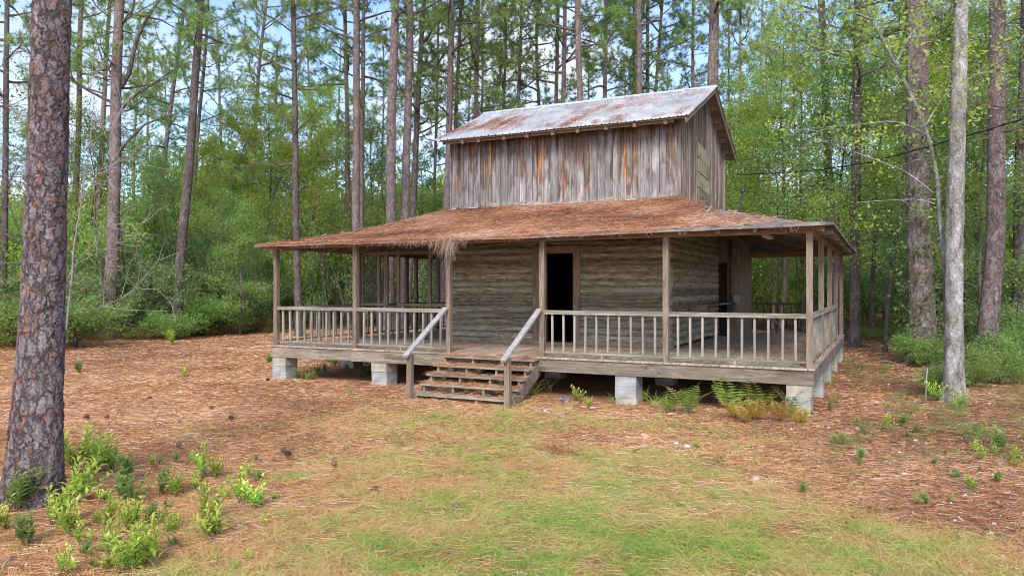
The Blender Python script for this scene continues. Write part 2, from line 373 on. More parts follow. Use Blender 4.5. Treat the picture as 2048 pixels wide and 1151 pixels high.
def scatter(n, d0, d1, wide=1.15, pw=1.0):
    u = rng.rand(n); d = (d0**(1-pw) + u*(d1**(1-pw)-d0**(1-pw)))**(1/(1-pw)) if pw != 1 else d0*(d1/d0)**u
    l = (rng.rand(n)*2-1)*wide*1024/F*d
    x = CAM.x + RT.x*l + FW.x*d; y = CAM.y + RT.y*l + FW.y*d
    return x, y, l, d
def under(x, y, m=.05): return (x > -m) & (x < W+m) & (y > -m) & (y < D+m)
def strands(base, dirv, L, w, bend, rnd, name, mat, seg=2):
    """thin ribbons: base Nx3, dir Nx3 unit, L, w, bend vector Nx3 added quadratically"""
    n = len(base); side = np.cross(dirv, rng.randn(n, 3)); side /= np.linalg.norm(side, axis=1)[:, None]+1e-9
    vs = []
    for k in range(seg+1):
        t = k/seg; c = base + dirv*(L*t)[:, None] + bend*(t*t)
        ww = (w*(1-.8*t)/2)[:, None]
        vs += [c-side*ww, c+side*ww]
    V = np.stack(vs, 1).reshape(-1, 3); m = 2*(seg+1); b = np.arange(n)*m
    fs = np.concatenate([np.stack([b+2*k, b+2*k+1, b+2*k+3, b+2*k+2], 1) for k in range(seg)])
    return npmesh(name, V, fs, mat, np.tile(rnd, seg))
# grass
x, y, l, d = scatter(700000, 4.2, 22, 1.15, 1.0)
gm = grassmask(x, y); patch = fbm(x*3.1+40, y*3.1, 3)
keep = (rng.rand(len(x)) < np.clip((gm**1.3)*1.5*np.clip((fbm(x*5.5+1, y*5.5, 3)*.5+patch*.5-.38)*5, 0, 1)+.02, 0, 1)) & ~under(x, y, .1)
x, y, d, gm = x[keep], y[keep], d[keep], gm[keep]; n = len(x)
z = hgt(x, y); an = rng.rand(n)*6.283; til = rng.rand(n)**.7*1.25
dv = np.stack([np.cos(an)*np.sin(til), np.sin(an)*np.sin(til), np.cos(til)], 1)
L = (.045+.085*rng.rand(n)**1.5)*(.65+.6*gm)
near = np.exp(-((d-5.4)/1.8)**2)
L *= 1+.35*near
tone = fbm(x*2.6+9, y*2.6+4, 4)
lt, _d = lat_d(x, y); right = np.exp(-((lt-1.0)/1.6)**2)*near; rd = np.clip(1.22-gm*.5-(tone-.5)*2.0-near*.18-right*.38+rng.randn(n)*.27, 0, 1)
bend = np.stack([np.cos(an)*L*.35, np.sin(an)*L*.35, -L*.35], 1)
tag(link('grass', strands(np.stack([x,y,z], 1), dv, L, np.maximum(.0042, d*.0006)*(.8+.5*rng.rand(n)), bend, rd, 'grass', M['grass'])), 'thin patchy green and straw coloured grass in the clearing', 'grass', kind='stuff')
# clumps of longer green blades in the near grass
cx, cy, cl, c_d = scatter(3400, 4.3, 15, 1.1, 1.0); g0 = grassmask(cx, cy); kk = (rng.rand(len(cx)) < (g0-.35)*1.1*np.exp(-((cl-1.2)/3.2)**2)) & ~under(cx, cy, .1); cx, cy = np.repeat(cx[kk], 34), np.repeat(cy[kk], 34)
n = len(cx); rr_ = rng.randn(n)*.05; an = rng.rand(n)*6.283; x = cx+np.cos(an)*np.abs(rr_); y = cy+np.sin(an)*np.abs(rr_); til = .3+rng.rand(n)*.9
dv = np.stack([np.cos(an)*np.sin(til), np.sin(an)*np.sin(til), np.cos(til)], 1); L = .07+.13*rng.rand(n)**1.4; rd = np.clip(np.repeat(rng.rand(n//34)*.45, 34)+rng.randn(n)*.13, 0, 1)
tag(link('green_grass', strands(np.stack([x, y, hgt(x, y)], 1), dv, L, np.full(n, .0052), np.stack([np.cos(an)*L*.4, np.sin(an)*L*.4, -L*.4], 1), rd, 'green_grass', M['grass'], 3)), 'fresh green clumps of longer grass in the near middle of the clearing', 'grass', kind='stuff')
# pine straw on ground
x, y, l, d = scatter(330000, 4.2, 40, 1.15, 1.0)
gm = grassmask(x, y); keep = (rng.rand(len(x)) < np.clip(1.0-gm*.25, .25, 1)) & ~under(x, y, -.2)
x, y, d = x[keep], y[keep], d[keep]; n = len(x); z = hgt(x, y)+.004+rng.rand(n)*.012+(rng.rand(n) < .45)*rng.rand(n)*.05*grassmask(x, y)
an = (fbm(x*.8, y*.8, 2)*9)+rng.randn(n)*.9; el = rng.randn(n)*.12+.04
dv = np.stack([np.cos(an)*np.cos(el), np.sin(an)*np.cos(el), np.sin(el)], 1); L = .07+.13*rng.rand(n)
bd = np.stack([-np.sin(an)*L*.25*rng.randn(n), np.cos(an)*L*.25*rng.randn(n), -L*.08], 1)
rd = np.clip(.44+(fbm(x*.7, y*.7+3, 3)-.5)*.9+rng.randn(n)*.32-leafmask(x, y)*.2, 0, 1)
tag(link('pine_straw', strands(np.stack([x,y,z], 1), dv, L, np.maximum(.0042, d*.0006), bd, rd, 'pine_straw', M['straw'])), 'orange fallen pine needles carpeting the clearing floor', 'pine straw', kind='stuff')
# leaves lying about
def flakes(x, y, z, s, rnd, name, mat, flat=.45):
    n = len(x); a = rng.rand(n)*6.283; nrm = np.stack([rng.randn(n)*flat, rng.randn(n)*flat, np.ones(n)], 1); nrm /= np.linalg.norm(nrm, axis=1)[:, None]
    u = np.stack([np.cos(a), np.sin(a), np.zeros(n)], 1); u -= nrm*np.sum(u*nrm, 1)[:, None]; u /= np.linalg.norm(u, axis=1)[:, None]; w = np.cross(nrm, u)
    c = np.stack([x, y, z], 1); s = s[:, None]; asp = (.45+.3*rng.rand(n))[:, None]
    V = np.stack([c-u*s, c+w*s*asp+nrm*s*.3, c+u*s, c-w*s*asp+nrm*s*.3], 1).reshape(-1, 3)
    b = np.arange(n)*4; return npmesh(name, V, np.stack([b, b+1, b+2, b+3], 1), mat, rnd)
x, y, l, d = scatter(26000, 4.5, 30, 1.15, 1.0); lm = leafmask(x, y)
keep = (rng.rand(len(x)) < lm*.75+.035) & ~under(x, y); x, y = x[keep], y[keep]; n = len(x)
tag(link('fallen_leaves', flakes(x, y, hgt(x, y)+.015, .014+.026*rng.rand(n)**2, np.clip(rng.rand(n)**1.5+.05, 0, 1), 'fallen_leaves', M['litter'])), 'pale and brown fallen leaves scattered over the pine straw', 'fallen leaves', kind='stuff')
# ------------------------------------------------------------------ CABIN
cab = empty('log_cabin', (W/2, D/2, 0), 'weathered log cabin with straw covered wrap around porch and a board sided upper room', 'cabin')
crg = random.Random(3)
LX0, LX1, LY0, LY1 = 3.04, 8.68, 3.12, 8.1          # log pen
H = DZ + 2.25                                        # underside of porch header
dx0, dx1 = onY(1090, LY0), onY(1148, LY0); dtop = DZ + 2.16
# deck
mb = MB(1); xs = -.04
while xs < W:
    w = min(.138, W+.04-xs); mb.box(xs+.003, xs+w-.003, -.07-crg.random()*.012, LY0+.05, DZ-.03, DZ+crg.uniform(-.002, .002)); xs += .142
for (a, b) in ((-.04, LX0-.02), (LX1+.02, W+.04)):
    xs = a
    while xs < b-.02:
        w = min(.138, b-xs); mb.box(xs+.003, xs+w-.003, LY0+.053, D+.05, DZ-.03, DZ+crg.uniform(-.002, .002)); xs += .142
xs = LX0
while xs < LX1: mb.box(xs+.003, xs+.135, LY1+.1, D+.05, DZ-.03, DZ); xs += .142
mb.build('porch_floor', M['deck'], cab)
# rim joists + inner joists
mb = MB(2)
for a, b in ((-.02, 2.3), (2.303, 4.79), (6.87, 9.2), (9.203, W+.02)): mb.box(a, b, -.045, 0, DZ-.27-crg.random()*.012, DZ-.035)
mb.box(4.793, 6.867, -.01, .035, DZ-.27, DZ-.035)
mb.build('front_rim_joist', M['beamx'], cab)
mb = MB(4)
for X in (-.02, W-.025): mb.box(X, X+.045, .003, D, DZ-.27, DZ-.035)
for k in range(1, 13): mb.box(W*k/13-.02, W*k/13+.02, .04, D-.05, DZ-.24, DZ-.033)
mb.build('floor_joist', M['beamy'], cab)
mb = MB(5); mb.box(-.02, W+.02, D+.002, D+.045, DZ-.27, DZ-.035); mb.box(.03, W-.03, 3.2, 3.35, DZ-.45, DZ-.245); mb.box(.03, W-.03, 7.9, 8.05, DZ-.45, DZ-.245)
mb.build('sill_beam', M['beamx'], cab)
# piers of concrete block
def pier(x0, y0, tan=False, w=.40, dp=.40, top=DZ-.275):
    e = bpy.data.objects.new('pier', None); col.objects.link(e); e.parent = cab; e.location = Vector((x0, y0, 0))-cab.location
    zz = -.12; k = 0; hs = top+.12; nrow = 3
    for k in range(nrow):
        m2 = MB(k+int(x0*10)); jx = crg.uniform(-.012, .012); h = hs/nrow
        m2.box(jx, jx+w, crg.uniform(-.01, .01), dp, zz+.002, zz+h-.002); zz += h
        m2.build('concrete_block', M['blocky'] if (tan and k == 2) or crg.random() < .2 else M['block'], e, world=False)
fx = [-.02, onY(743, 0), onY(1231, 0), W-.42]
for i_, xx in enumerate(fx): pier(xx, -.01, i_ in (1, 3))
for yy in (2.5, 4.9, 7.4, D-.42):
    pier(W-.41, yy); pier(-.02, yy)
for xx in (3.0, 5.6, 8.3):
    for yy in (3.1, 7.8): pier(xx, yy, top=DZ-.46)
# posts
def post(x, y, w=.095, h=None, m='post'):
    mb = MB(int(x*31+y*7)); mb.box(-w/2, w/2, -w/2, w/2, 0, h or 2.25); mb.jitter(.004, 3)
    o = mb.build('porch_post', M[m], cab, world=False); o.location = Vector((x, y, DZ-.001))-cab.location; return o
b1, b2, b3, b4 = 2.37, 4.776, 6.90, 9.345
PX = [.05, b1, b2, b3, b4, W-.05]
for x_ in PX: post(x_, .05, .10)
RY = [2.6, 5.1, 7.6, D-.05]
for y_ in RY: post(W-.05, y_, .10)
for y_ in (3.16, 5.45, 5.95, 7.2, 8.6, D-.05): post(.05, y_)
for x_ in (2.5, 5.0, 7.5): post(x_, D-.05)
# railings
def railing(a, b, n, m, ang=0, h=.87, mr='railx', mb_='bal'):
    """railing from a to b (xy), children: top_rail, bottom_rail, balusters"""
    e = bpy.data.objects.new('railing', None); col.objects.link(e); e.parent = cab
    a = Vector((*a, DZ)); b = Vector((*b, DZ)); e.location = a-cab.location; L = (b-a).length; e.rotation_euler = (0, 0, math.atan2(b.y-a.y, b.x-a.x))
    t = MB(int(L*100)); t.box(0, L, -.042, .046, h, h+.036); t.jitter(.004, 1.2); t.build('top_rail', M[mr], e, world=False)
    t = MB(int(L*90)); t.box(0, L, -.047, -.008, h-.04, h-.003); t.box(0, L, -.02, .022, .075, .115); t.box(L*.5-.02, L*.5+.02, -.018, .02, .003, .09); t.jitter(.004, 1.2); t.build('bottom_rail', M[mr], e, world=False)
    src = None
    for k in range(n):
        if src is None or k % 3 == 0:
            t = MB(k*7+int(L*10)); t.box(-.019, .019, -.006, .030, .117, h-.002); src = t.build('baluster', M[mb_], e, world=False); o = src
        else:
            o = src.copy(); col.objects.link(o); o.parent = e
        o.location = (L*(k+.72)/(n+.44)+crg.uniform(-.008, .008), crg.uniform(-.003, .003), 0); o.rotation_euler = (0, crg.uniform(-.012, .012), crg.choice((0, math.pi)) if False else 0)
    return e
for (a, b) in ((PX[0]+.05, PX[1]-.05), (PX[1]+.05, PX[2]-.05), (PX[3]+.05, PX[4]-.05), (PX[4]+.05, PX[5]-.05)): railing((a, .05), (b, .05), 10, 0)
ys = [.05]+RY
for k in range(3): railing((W-.05, ys[k]+.05), (W-.05, ys[k+1]-.05), 11, 0)
for (a, b) in ((.10, 3.11), (3.21, 5.90), (6.0, 8.55)): railing((.05, a), (.05, b), 12, 0, h=.86)
railing((LX1+.62, D-.05), (W-1.1, D-.05), 7, 0, mr='silrail', mb_='silrail')
for zz_ in (0,):
    mb = MB(77); mb.box(-.06, .06, -.06, .06, 0, .98); o = mb.build('newel_post', M['silrail'], cab, world=False); o.location = Vector((W-1.05, D-.12, DZ))-cab.location
# header beams
mb = MB(7); mb.box(-.03, b2, .005, .085, H, H+.17); mb.box(b2+.003, W+.03, .005, .085, H, H+.17); mb.jitter(.006, .8); mb.build('porch_header', M['head'], cab)
mb = MB(8)
for X in (.005, W-.085): mb = MB(8); mb.box(X, X+.08, .09, D-.09, H, H+.17); mb.jitter(.006, .8); mb.build('side_header', M['rafter'], cab)
mb = MB(9); mb.box(-.03, W+.03, D-.085, D-.005, H, H+.17); mb.build('back_header', M['head'], cab)
# porch roof: four sagging slopes
ZE = DZ+2.37; ZT = 4.12; ZB = 4.0; OL, OF = .27, .35
eave = [(-OL, -OF, ZE-.06), (W+OF, -OF, ZE), (W+OF, D+OF, ZE), (-OL, D+OF, ZE-.06)]
TX0, TX1, TY0, TY1 = 3.02, 8.82, 3.12, 8.1
topc = [(TX0, TY0, ZT), (TX1, TY0, ZT), (TX1, TY1, ZB), (TX0, TY1, ZB)]
def slope_pt(a, b, c, d, u, v):
    """a,b eave ends, d,c top ends"""
    p = Vector(a).lerp(Vector(b), u).lerp(Vector(d).lerp(Vector(c), u), v)
    sag = .12*math.sin(math.pi*min(1, v*1.02))*(1 if v < 1 else 0)+.035*math.sin(u*math.pi)*(1-v)
    return p - Vector((0, 0, sag))
def wob(p): return (mnoise.noise(p*1.3)*.022+mnoise.noise(p*5)*.010)
for si in range(4):
    a, b, c, d = eave[si], eave[(si+1) % 4], topc[(si+1) % 4], topc[si]
    nu = 170 if si == 0 else 70; nv = 44 if si == 0 else 24
    Vv = []; cov = []
    for lay in (0, 1):
        for jv in range(nv+1):
            for iu in range(nu+1):
                u, v = iu/nu, jv/nv; p = slope_pt(a, b, c, d, u, v)
                edge = .03*mnoise.noise(Vector((p.x*2.3, p.y*2.3, 3)))*(1-v)**8
                if lay == 0: p.z += wob(p)*(1 if v > .02 else .6)+.004 + (.012*abs(math.sin(p.x*.8+1))*(1-v)**6 if si == 0 else 0)
                else: p.z -= .03 if v > .03 else .02
                if v < .02: p.y += edge if si == 0 else 0; p.z += mnoise.noise(Vector((p.x*1.7, p.y*1.7, 0)))*.012
                Vv.append(tuple(p))
                if si == 0:
                    hip = max(0., (p.x-8.6)/3.4)                          # right hip is barer
                    g = 1.05-.95*max(0, hip*1.3-(1-v)*.25)**.8-(.9 if v > .955 else 0)*(.5+mnoise.noise(Vector((p.x*4, 0, 0))))
                    g -= .9*max(0, mnoise.noise(Vector((p.x*.9, p.y*1.6, 4)))-.15)*2
                    g -= .8*max(0, .12-v)*8*(max(0, min(1, (p.x-5.8)/2)))*.55
                    if p.x > 8 and abs((p.x*.9+p.y*.25) % 1.05) < .07: g -= .35
                else: g = .35
                cov.append(g)
    Fq = []; Fu = []; o1 = (nu+1)*(nv+1)
    for jv in range(nv):
        for iu in range(nu):
            q = jv*(nu+1)+iu; Fq.append((q, q+1, q+nu+2, q+nu+1)); Fu.append((q, q+nu+1, q+nu+2, q+1))
    for iu in range(nu): Fq.append((iu, o1+iu, o1+iu+1, iu+1))
    for jv in range(nv):
        q = jv*(nu+1); Fq.append((q, q+nu+1, o1+q+nu+1, o1+q)); q += nu; Fq.append((q, o1+q, o1+q+nu+1, q+nu+1))
    link('porch_roof', npmesh('porch_roof', Vv, Fq, M['proof'], extra={'cov': cov}), cab)
    link('roof_underside', npmesh('roof_underside', Vv[o1:], Fu, M['tin']), cab)
# roofing lap seams on the bare part near the right hip, pale metal showing
mb = MB(12)
def seam(u, v0, v1, w, dz=.03):
    pts = []
    for k in range(9):
        v = v0+(v1-v0)*k/8; p = slope_pt(*eave[0:2], topc[1], topc[0], u, v); p.z += wob(p)+dz; pts.append(p)
    for k in range(8): mb.poly([pts[k]+Vector((-w/2, 0, 0)), pts[k]+Vector((w/2, 0, -.006)), pts[k+1]+Vector((w/2, 0, -.006)), pts[k+1]+Vector((-w/2, 0, 0))])
seam(.905, .02, .30, .07); mb.build('roof_seam', M['flash'], cab); mb = MB(12); seam(.665, .03, .30, .022, .016)
mb.build('roof_seam', M['flash'], cab)
mb = MB(13)
for u, v1 in ((.86, .42), (.955, .12), (.80, .60)): seam(u, .02, v1, .03, .02)
mb.build('roof_lap', M['tin'], cab)
mb = MB(14); xs = TX0-.05
while xs < TX1-.1:                                   # torn pale flashing at the wall foot
    w = crg.uniform(.12, .38)
    if crg.random() < .72:
        y1 = LY0-crg.uniform(.10, .26); z1 = ZT-(LY0-y1)*.30+.035
        mb.poly([(xs, LY0+.0, ZT+.035), (xs+w*.9, LY0+.0, ZT+.035), (xs+w*.7, y1+.02, z1-.004), (xs-.03, y1, z1)])
    xs += w
mb.build('wall_flashing', M['flash'], cab)
# rafters under the porch roof
def raf(p0, p1, w=.045, h=.085, m='rafter', nm='rafter', ex=0):
    p0 = Vector(p0); p1 = Vector(p1); p0 = p0-(p1-p0).normalized()*ex; mid = p0.lerp(p1, .5)-Vector((0, 0, .10))
    t = MB(int(p0.x*13+p0.y*5)); r = t.rg.random(); q1 = p0.lerp(mid, 1.0)
    t.beam(p0, mid, w, h, r); t.beam(mid, p1, w, h, r); t.build(nm, M[m], cab)
n_ = 19
for k in range(n_+1):
    x = .30+(W-.6)*k/n_; t = 0
    xt = min(max(x, TX0+.1), TX1-.1)
    if x < TX0: f = (x+OL)/(TX0+OL)
    elif x > TX1: f = (W+OF-x)/(W+OF-TX1)
    else: f = 1
    f *= .97
    p1 = (x, -OF+(TY0+OF)*f, ZE+(ZT-ZE)*f-.09); raf((x, -OF+.10, ZE+.03-.09), p1)
for k in range(15):
    y = .5+(D-1)*k/14
    for sgn in (0, 1):
        xo, xi = (-OL+.06, TX0) if sgn == 0 else (W+OF-.06, TX1)
        if y < TY0: f = (y+OF)/(TY0+OF)
        elif y > TY1: f = (D+OF-y)/(D+OF-TY1)
        else: f = 1
        f *= .97; raf((xo, y, ZE+.02-.09-(.05 if sgn == 0 else 0)), (xo+(xi-xo)*f, y, ZE+(ZT-ZE)*f-.10), m='beamx')
for i_, (e_, tp) in enumerate(zip(eave, topc)):
    a = Vector(e_).lerp(Vector(tp), .05)-Vector((0, 0, .10)); raf(a, Vector(tp)-Vector((0, 0, .12)), .045, .12, 'rafter', 'hip_rafter')
for f in (.25, .5, .75):                              # purlins on the right slope
    t = MB(int(f*40)); xx = W+OF+(TX1-W-OF)*f; z = ZE+(ZT-ZE)*f-.045-.11*math.sin(math.pi*f); t.beam((xx, -.2+f*3, z), (xx, D-.2-f*1.2, z), .07, .022); t.build('purlin', M['beamy'], cab)
# eave board under front edge with the lighter rafter ends
for k in range(19):
    x = .15+(W-.1)*k/18.5; t = MB(k); t.box(x-.024, x+.024, -.20, -.002, H+.03, H+.125); t.build('rafter_end', M['ply'], cab)
# log walls
def logwall(name, p0, p1, z0, z1, openings=(), seed=0, nrow=15):
    """hewn logs from p0 to p1 (xy) facing outward; returns one part of logs and one of chinking"""
    p0 = Vector((*p0, 0)); p1 = Vector((*p1, 0)); L = (p1-p0).length; d = (p1-p0)/L; nrm = Vector((d.y, -d.x, 0)); rg = random.Random(seed)
    Vv = []; Fq = []; rr = []; hh = (z1-z0)/nrow
    prof = [(-.075, .04), (-.068, .40), (-.012, .62), (.004, .80), (.004, .96)]
    prof = [(-.02, 0.02), (.028, .09), (.044, .28), (.040, .66), (.004, .82)]     # (out, height fraction)
    for k in range(nrow):
        zb = z0+k*hh; spans = [(0., L)]
        for (a, b, zt) in openings:
            if zb < zt-.03:
                ns = []
                for s0, s1 in spans:
                    if a > s0: ns.append((s0, min(s1, a)))
                    if b < s1: ns.append((max(b, s0), s1))
                spans = ns
        ph = rg.random()*50; rv = rg.random(); th = rg.uniform(.85, 1.12)
        for s0, s1 in spans:
            ext = rg.uniform(0, .05); S0, S1 = (s0-(ext if s0 == 0 else 0), s1+(ext if s1 == L else 0)); ns_ = max(4, int((S1-S0)/.045)); b0 = len(Vv); P = len(prof)
            for i2 in range(ns_+1):
                s = S0+(S1-S0)*i2/ns_
                for j2, (o_, hf) in enumerate(prof):
                    nz = mnoise.noise(Vector((s*1.2, ph, j2*.35)))*.018+mnoise.noise(Vector((s*7, ph, j2*.9)))*.011
                    pz = zb+hh*hf*th+mnoise.noise(Vector((s*.8, ph+9, 0)))*.026+mnoise.noise(Vector((s*6, ph+5, j2*1.)))*.008
                    Vv.append(tuple(p0+d*s+nrm*(o_+nz)+Vector((0, 0, pz))))
            for i2 in range(ns_):
                for j2 in range(P-1):
                    q = b0+i2*P+j2; Fq.append((q, q+P, q+P+1, q+1)); rr.append(rv)
            # end caps
            for e_ in (0, ns_):
                q = b0+e_*P; back = [len(Vv)+j for j in range(P)]
                for j2 in range(P): Vv.append(tuple(Vector(Vv[q+j2])-nrm*.15))
                for j2 in range(P-1): Fq.append((q+j2, q+j2+1, back[j2+1], back[j2]) if e_ == ns_ else (q+j2+1, q+j2, back[j2], back[j2+1])); rr.append(rv)
    link(name, npmesh(name, Vv, Fq, M['log'], rr), cab)
    mb = MB(seed)
    segs = [(0, L)]
    for (a, b, zt) in openings: segs = [(0, a), (b, L)]; mb_o = (a, b, zt)
    def pan(a, b, za, zb):
        nn = max(2, int((b-a)/.06)); mm = max(2, int((zb-za)/.045)); b0 = len(mb.v)
        for i2 in range(nn+1):
            for j2 in range(mm+1):
                s = a+(b-a)*i2/nn; z = za+(zb-za)*j2/mm; o_ = -.012+mnoise.noise(Vector((s*5, z*5, seed)))*.014
                mb.v.append(tuple(p0+d*s+nrm*o_+Vector((0, 0, z))))
        for i2 in range(nn):
            for j2 in range(mm): q = b0+i2*(mm+1)+j2; mb.f.append((q, q+mm+1, q+mm+2, q+1)); mb.r.append(.5)
    if openings:
        a, b, zt = openings[0]; pan(0, a, z0, z1); pan(b, L, z0, z1); pan(a, b, zt, z1)
    else: pan(0, L, z0, z1)
    mb.build('chinking', M['chink'], cab)
Zl0, Zl1 = DZ+.10, 4.25
logwall('log_wall', (LX0, LY0), (LX1, LY0), Zl0, Zl1, [(dx0-.09-LX0, dx1+.09-LX0, dtop+.1)], 1, 21)
logwall('log_wall', (LX1, LY0), (LX1, LY1), Zl0-.06, Zl1-.03, (), 2, 21)
logwall('log_wall', (LX0, LY1), (LX0, LY0), Zl0-.06, Zl1-.03, (), 3, 21)
logwall('log_wall', (LX1, LY1), (LX0, LY1), Zl0-.06, Zl1-.03, (), 4, 21)
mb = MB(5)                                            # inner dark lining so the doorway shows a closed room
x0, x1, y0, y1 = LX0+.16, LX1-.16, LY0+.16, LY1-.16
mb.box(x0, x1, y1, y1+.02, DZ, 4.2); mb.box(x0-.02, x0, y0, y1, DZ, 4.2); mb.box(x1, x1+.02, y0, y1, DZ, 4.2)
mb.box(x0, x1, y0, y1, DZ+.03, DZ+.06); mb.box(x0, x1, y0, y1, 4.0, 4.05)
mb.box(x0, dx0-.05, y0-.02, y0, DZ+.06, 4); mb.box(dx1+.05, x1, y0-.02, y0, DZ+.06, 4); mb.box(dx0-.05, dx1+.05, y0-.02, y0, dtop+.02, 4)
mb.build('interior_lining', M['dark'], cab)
mb = MB(6); mb.box(LX0-.03, dx0-.02, LY0-.10, LY0+.02, DZ+.002, Zl0+.02); mb.box(dx1+.02, LX1+.03, LY0-.10, LY0+.02, DZ+.002, Zl0+.02)
mb.jitter(.02, 3); mb.build('sill_log', M['beamx'], cab)
# door frame
fr = MB(21); fr.box(dx0-.30, dx0-.003, LY0-.075, LY0-.04, DZ+.02, dtop+.17); fr.build('door_frame', M['frame'], cab)
fr = MB(22); fr.box(dx1+.003, dx1+.17, LY0-.075, LY0-.04, DZ+.02, dtop+.17); fr.build('door_frame', M['frame'], cab)
fr = MB(23); fr.box(dx0-.002, dx1+.002, LY0-.072, LY0-.04, dtop, dtop+.165); fr.build('door_lintel', M['frame'], cab)
fr = MB(24); fr.box(dx0-.045, dx0-.002, LY0-.038, LY0+.15, DZ+.06, dtop); fr.box(dx1+.002, dx1+.045, LY0-.038, LY0+.15, DZ+.06, dtop); fr.box(dx0-.04, dx1+.04, LY0-.038, LY0+.15, dtop+.002, dtop+.04); fr.build('door_jamb', M['frame'], cab)
fr = MB(25); fr.box(dx0-.04, dx1+.04, LY0-.13, LY0+.15, DZ+.004, DZ+.055); fr.build('door_threshold', M['beamx'], cab)
# upper room: vertical boards with battens
UZ0, UZ1 = 3.98, 6.02
EZ, RZ, EY0, EY1 = 5.77, 7.085, 2.52, 8.55; RYM = (EY0+EY1)/2
def roofz(y): return EZ+(RZ-EZ)*(1-abs(y-RYM)/(RYM-EY0))-.06
mb = MB(31); xs = TX0; k = 0
while xs < TX1-.02:
    w = min(crg.uniform(.13, .19), TX1-xs); o_ = crg.uniform(0, .022)
    mb.box(xs+.007, xs+w-.007, LY0-.03-o_, LY0-.002-o_, UZ0+crg.uniform(0, .04), roofz(LY0)-.02)
    if crg.random() < .8:
        bw = crg.uniform(.03, .05)
        mb.box(xs-bw/2, xs+bw/2, LY0-.078, LY0-.0535, UZ0+crg.uniform(.02, .05), roofz(LY0)-.021)
    xs += w
mb.jitter(.003, 4); mb.build('upper_wall', M['board'], cab)
mb = MB(32); ml = MB(35); ys_ = LY0; 
while ys_ < LY1-.02:
    w = min(crg.uniform(.15, .2), LY1-ys_); zt = min(roofz(ys_), roofz(ys_+w))-.01
    mb.box(TX1, TX1+.025, ys_+.002, ys_+w-.002, UZ0-.2, zt); mb.box(TX1+.0255, TX1+.048, ys_-.022, ys_+.022, UZ0-.2, roofz(ys_)-.02)
    ml.box(TX0, TX0+.025, ys_+.002, ys_+w-.002, UZ0-.2, zt); ys_ += w
mb.jitter(.003, 4); mb.build('gable_wall', M['board2'], cab); ml.build('gable_wall', M['board2'], cab)
mb = MB(33); xs = TX0+.03
while xs < TX1-.03: mb.box(xs+.002, xs+.17, LY1-.01, LY1+.02, UZ0-.2, roofz(LY1)-.02); xs += .172
mb.build('back_wall', M['board2'], cab)
mb = MB(34); mb.box(TX1-.02, TX1+.052, LY0-.05, LY0-.003, UZ0, roofz(LY0)-.03); mb.build('corner_board', M['board2'], cab)
# boarded-over gable opening: four plywood pieces
gy0, gy1 = onX(1391, TX1), onX(1414, TX1); zt = 5.60
for k in range(4):
    mb = MB(40+k); h = .36; sl = (-.09, -.05, -.07, -.06)[k]
    a = zt-k*h; b = a-h+.035
    mb.beam8([(TX1+.05, gy0, b), (TX1+.068, gy0, b-.0), (TX1+.068, gy1, b+sl-.02), (TX1+.05, gy1, b+sl-.02), (TX1+.05, gy0, a), (TX1+.075, gy0, a), (TX1+.075, gy1, a+sl), (TX1+.05, gy1, a+sl)])
    mb.build('plywood_panel', M['ply'], cab)
# upper roof: ribbed metal
Vv = []; Fq = []
xl_e, xl_r, xr = 2.86, 2.66, 9.17
for si, (ye, sg) in enumerate(((EY0, 1), (EY1, -1))):
    nx_ = 760; nyv = 14; b0 = len(Vv)
    for lay in (0, 1):
        for j in range(nyv+1):
            v = j/nyv; y = ye+(RYM-ye)*v
            xl = xl_e+(xl_r-xl_e)*v
            for i2 in range(nx_+1):
                x = xl+(xr-xl)*i2/nx_; ph = (x % .19)/.19; rib = .030 if ph < .14 else (.012 if abs(ph-.55) < .05 else 0)
                z = EZ+(RZ-EZ)*v+(.02*mnoise.noise(Vector((x*.7, y*.7, 2)))) + (rib if lay == 0 else -.012+rib*.9)
                Vv.append((x, y, z))
    n1 = nx_+1; o1 = n1*(nyv+1)
    for j in range(nyv):
        for i2 in range(nx_):
            q = b0+j*n1+i2; Fq.append((q, q+1, q+n1+1, q+n1)); Fq.append((o1+q, o1+q+n1, o1+q+n1+1, o1+q+1))
    for i2 in range(nx_): q = b0+i2; Fq.append((q, o1+q, o1+q+1, q+1))
    for j in range(nyv):
        for q in (b0+j*n1, b0+j*n1+nx_): Fq.append((q, q+n1, o1+q+n1, o1+q))
link('metal_roof', npmesh('metal_roof', Vv, Fq, M['metal']), cab)
mb = MB(45)
for sg in (1, -1): mb.beam8([(xl_r-.03, RYM-sg*.13, RZ-.045), (xr+.02, RYM-sg*.13, RZ-.045), (xr+.02, RYM, RZ+.03), (xl_r-.03, RYM, RZ+.03), (xl_r-.03, RYM-sg*.13, RZ-.03), (xr+.02, RYM-sg*.13, RZ-.03), (xr+.02, RYM, RZ+.045), (xl_r-.03, RYM, RZ+.045)])
mb.build('ridge_cap', M['flash'], cab)
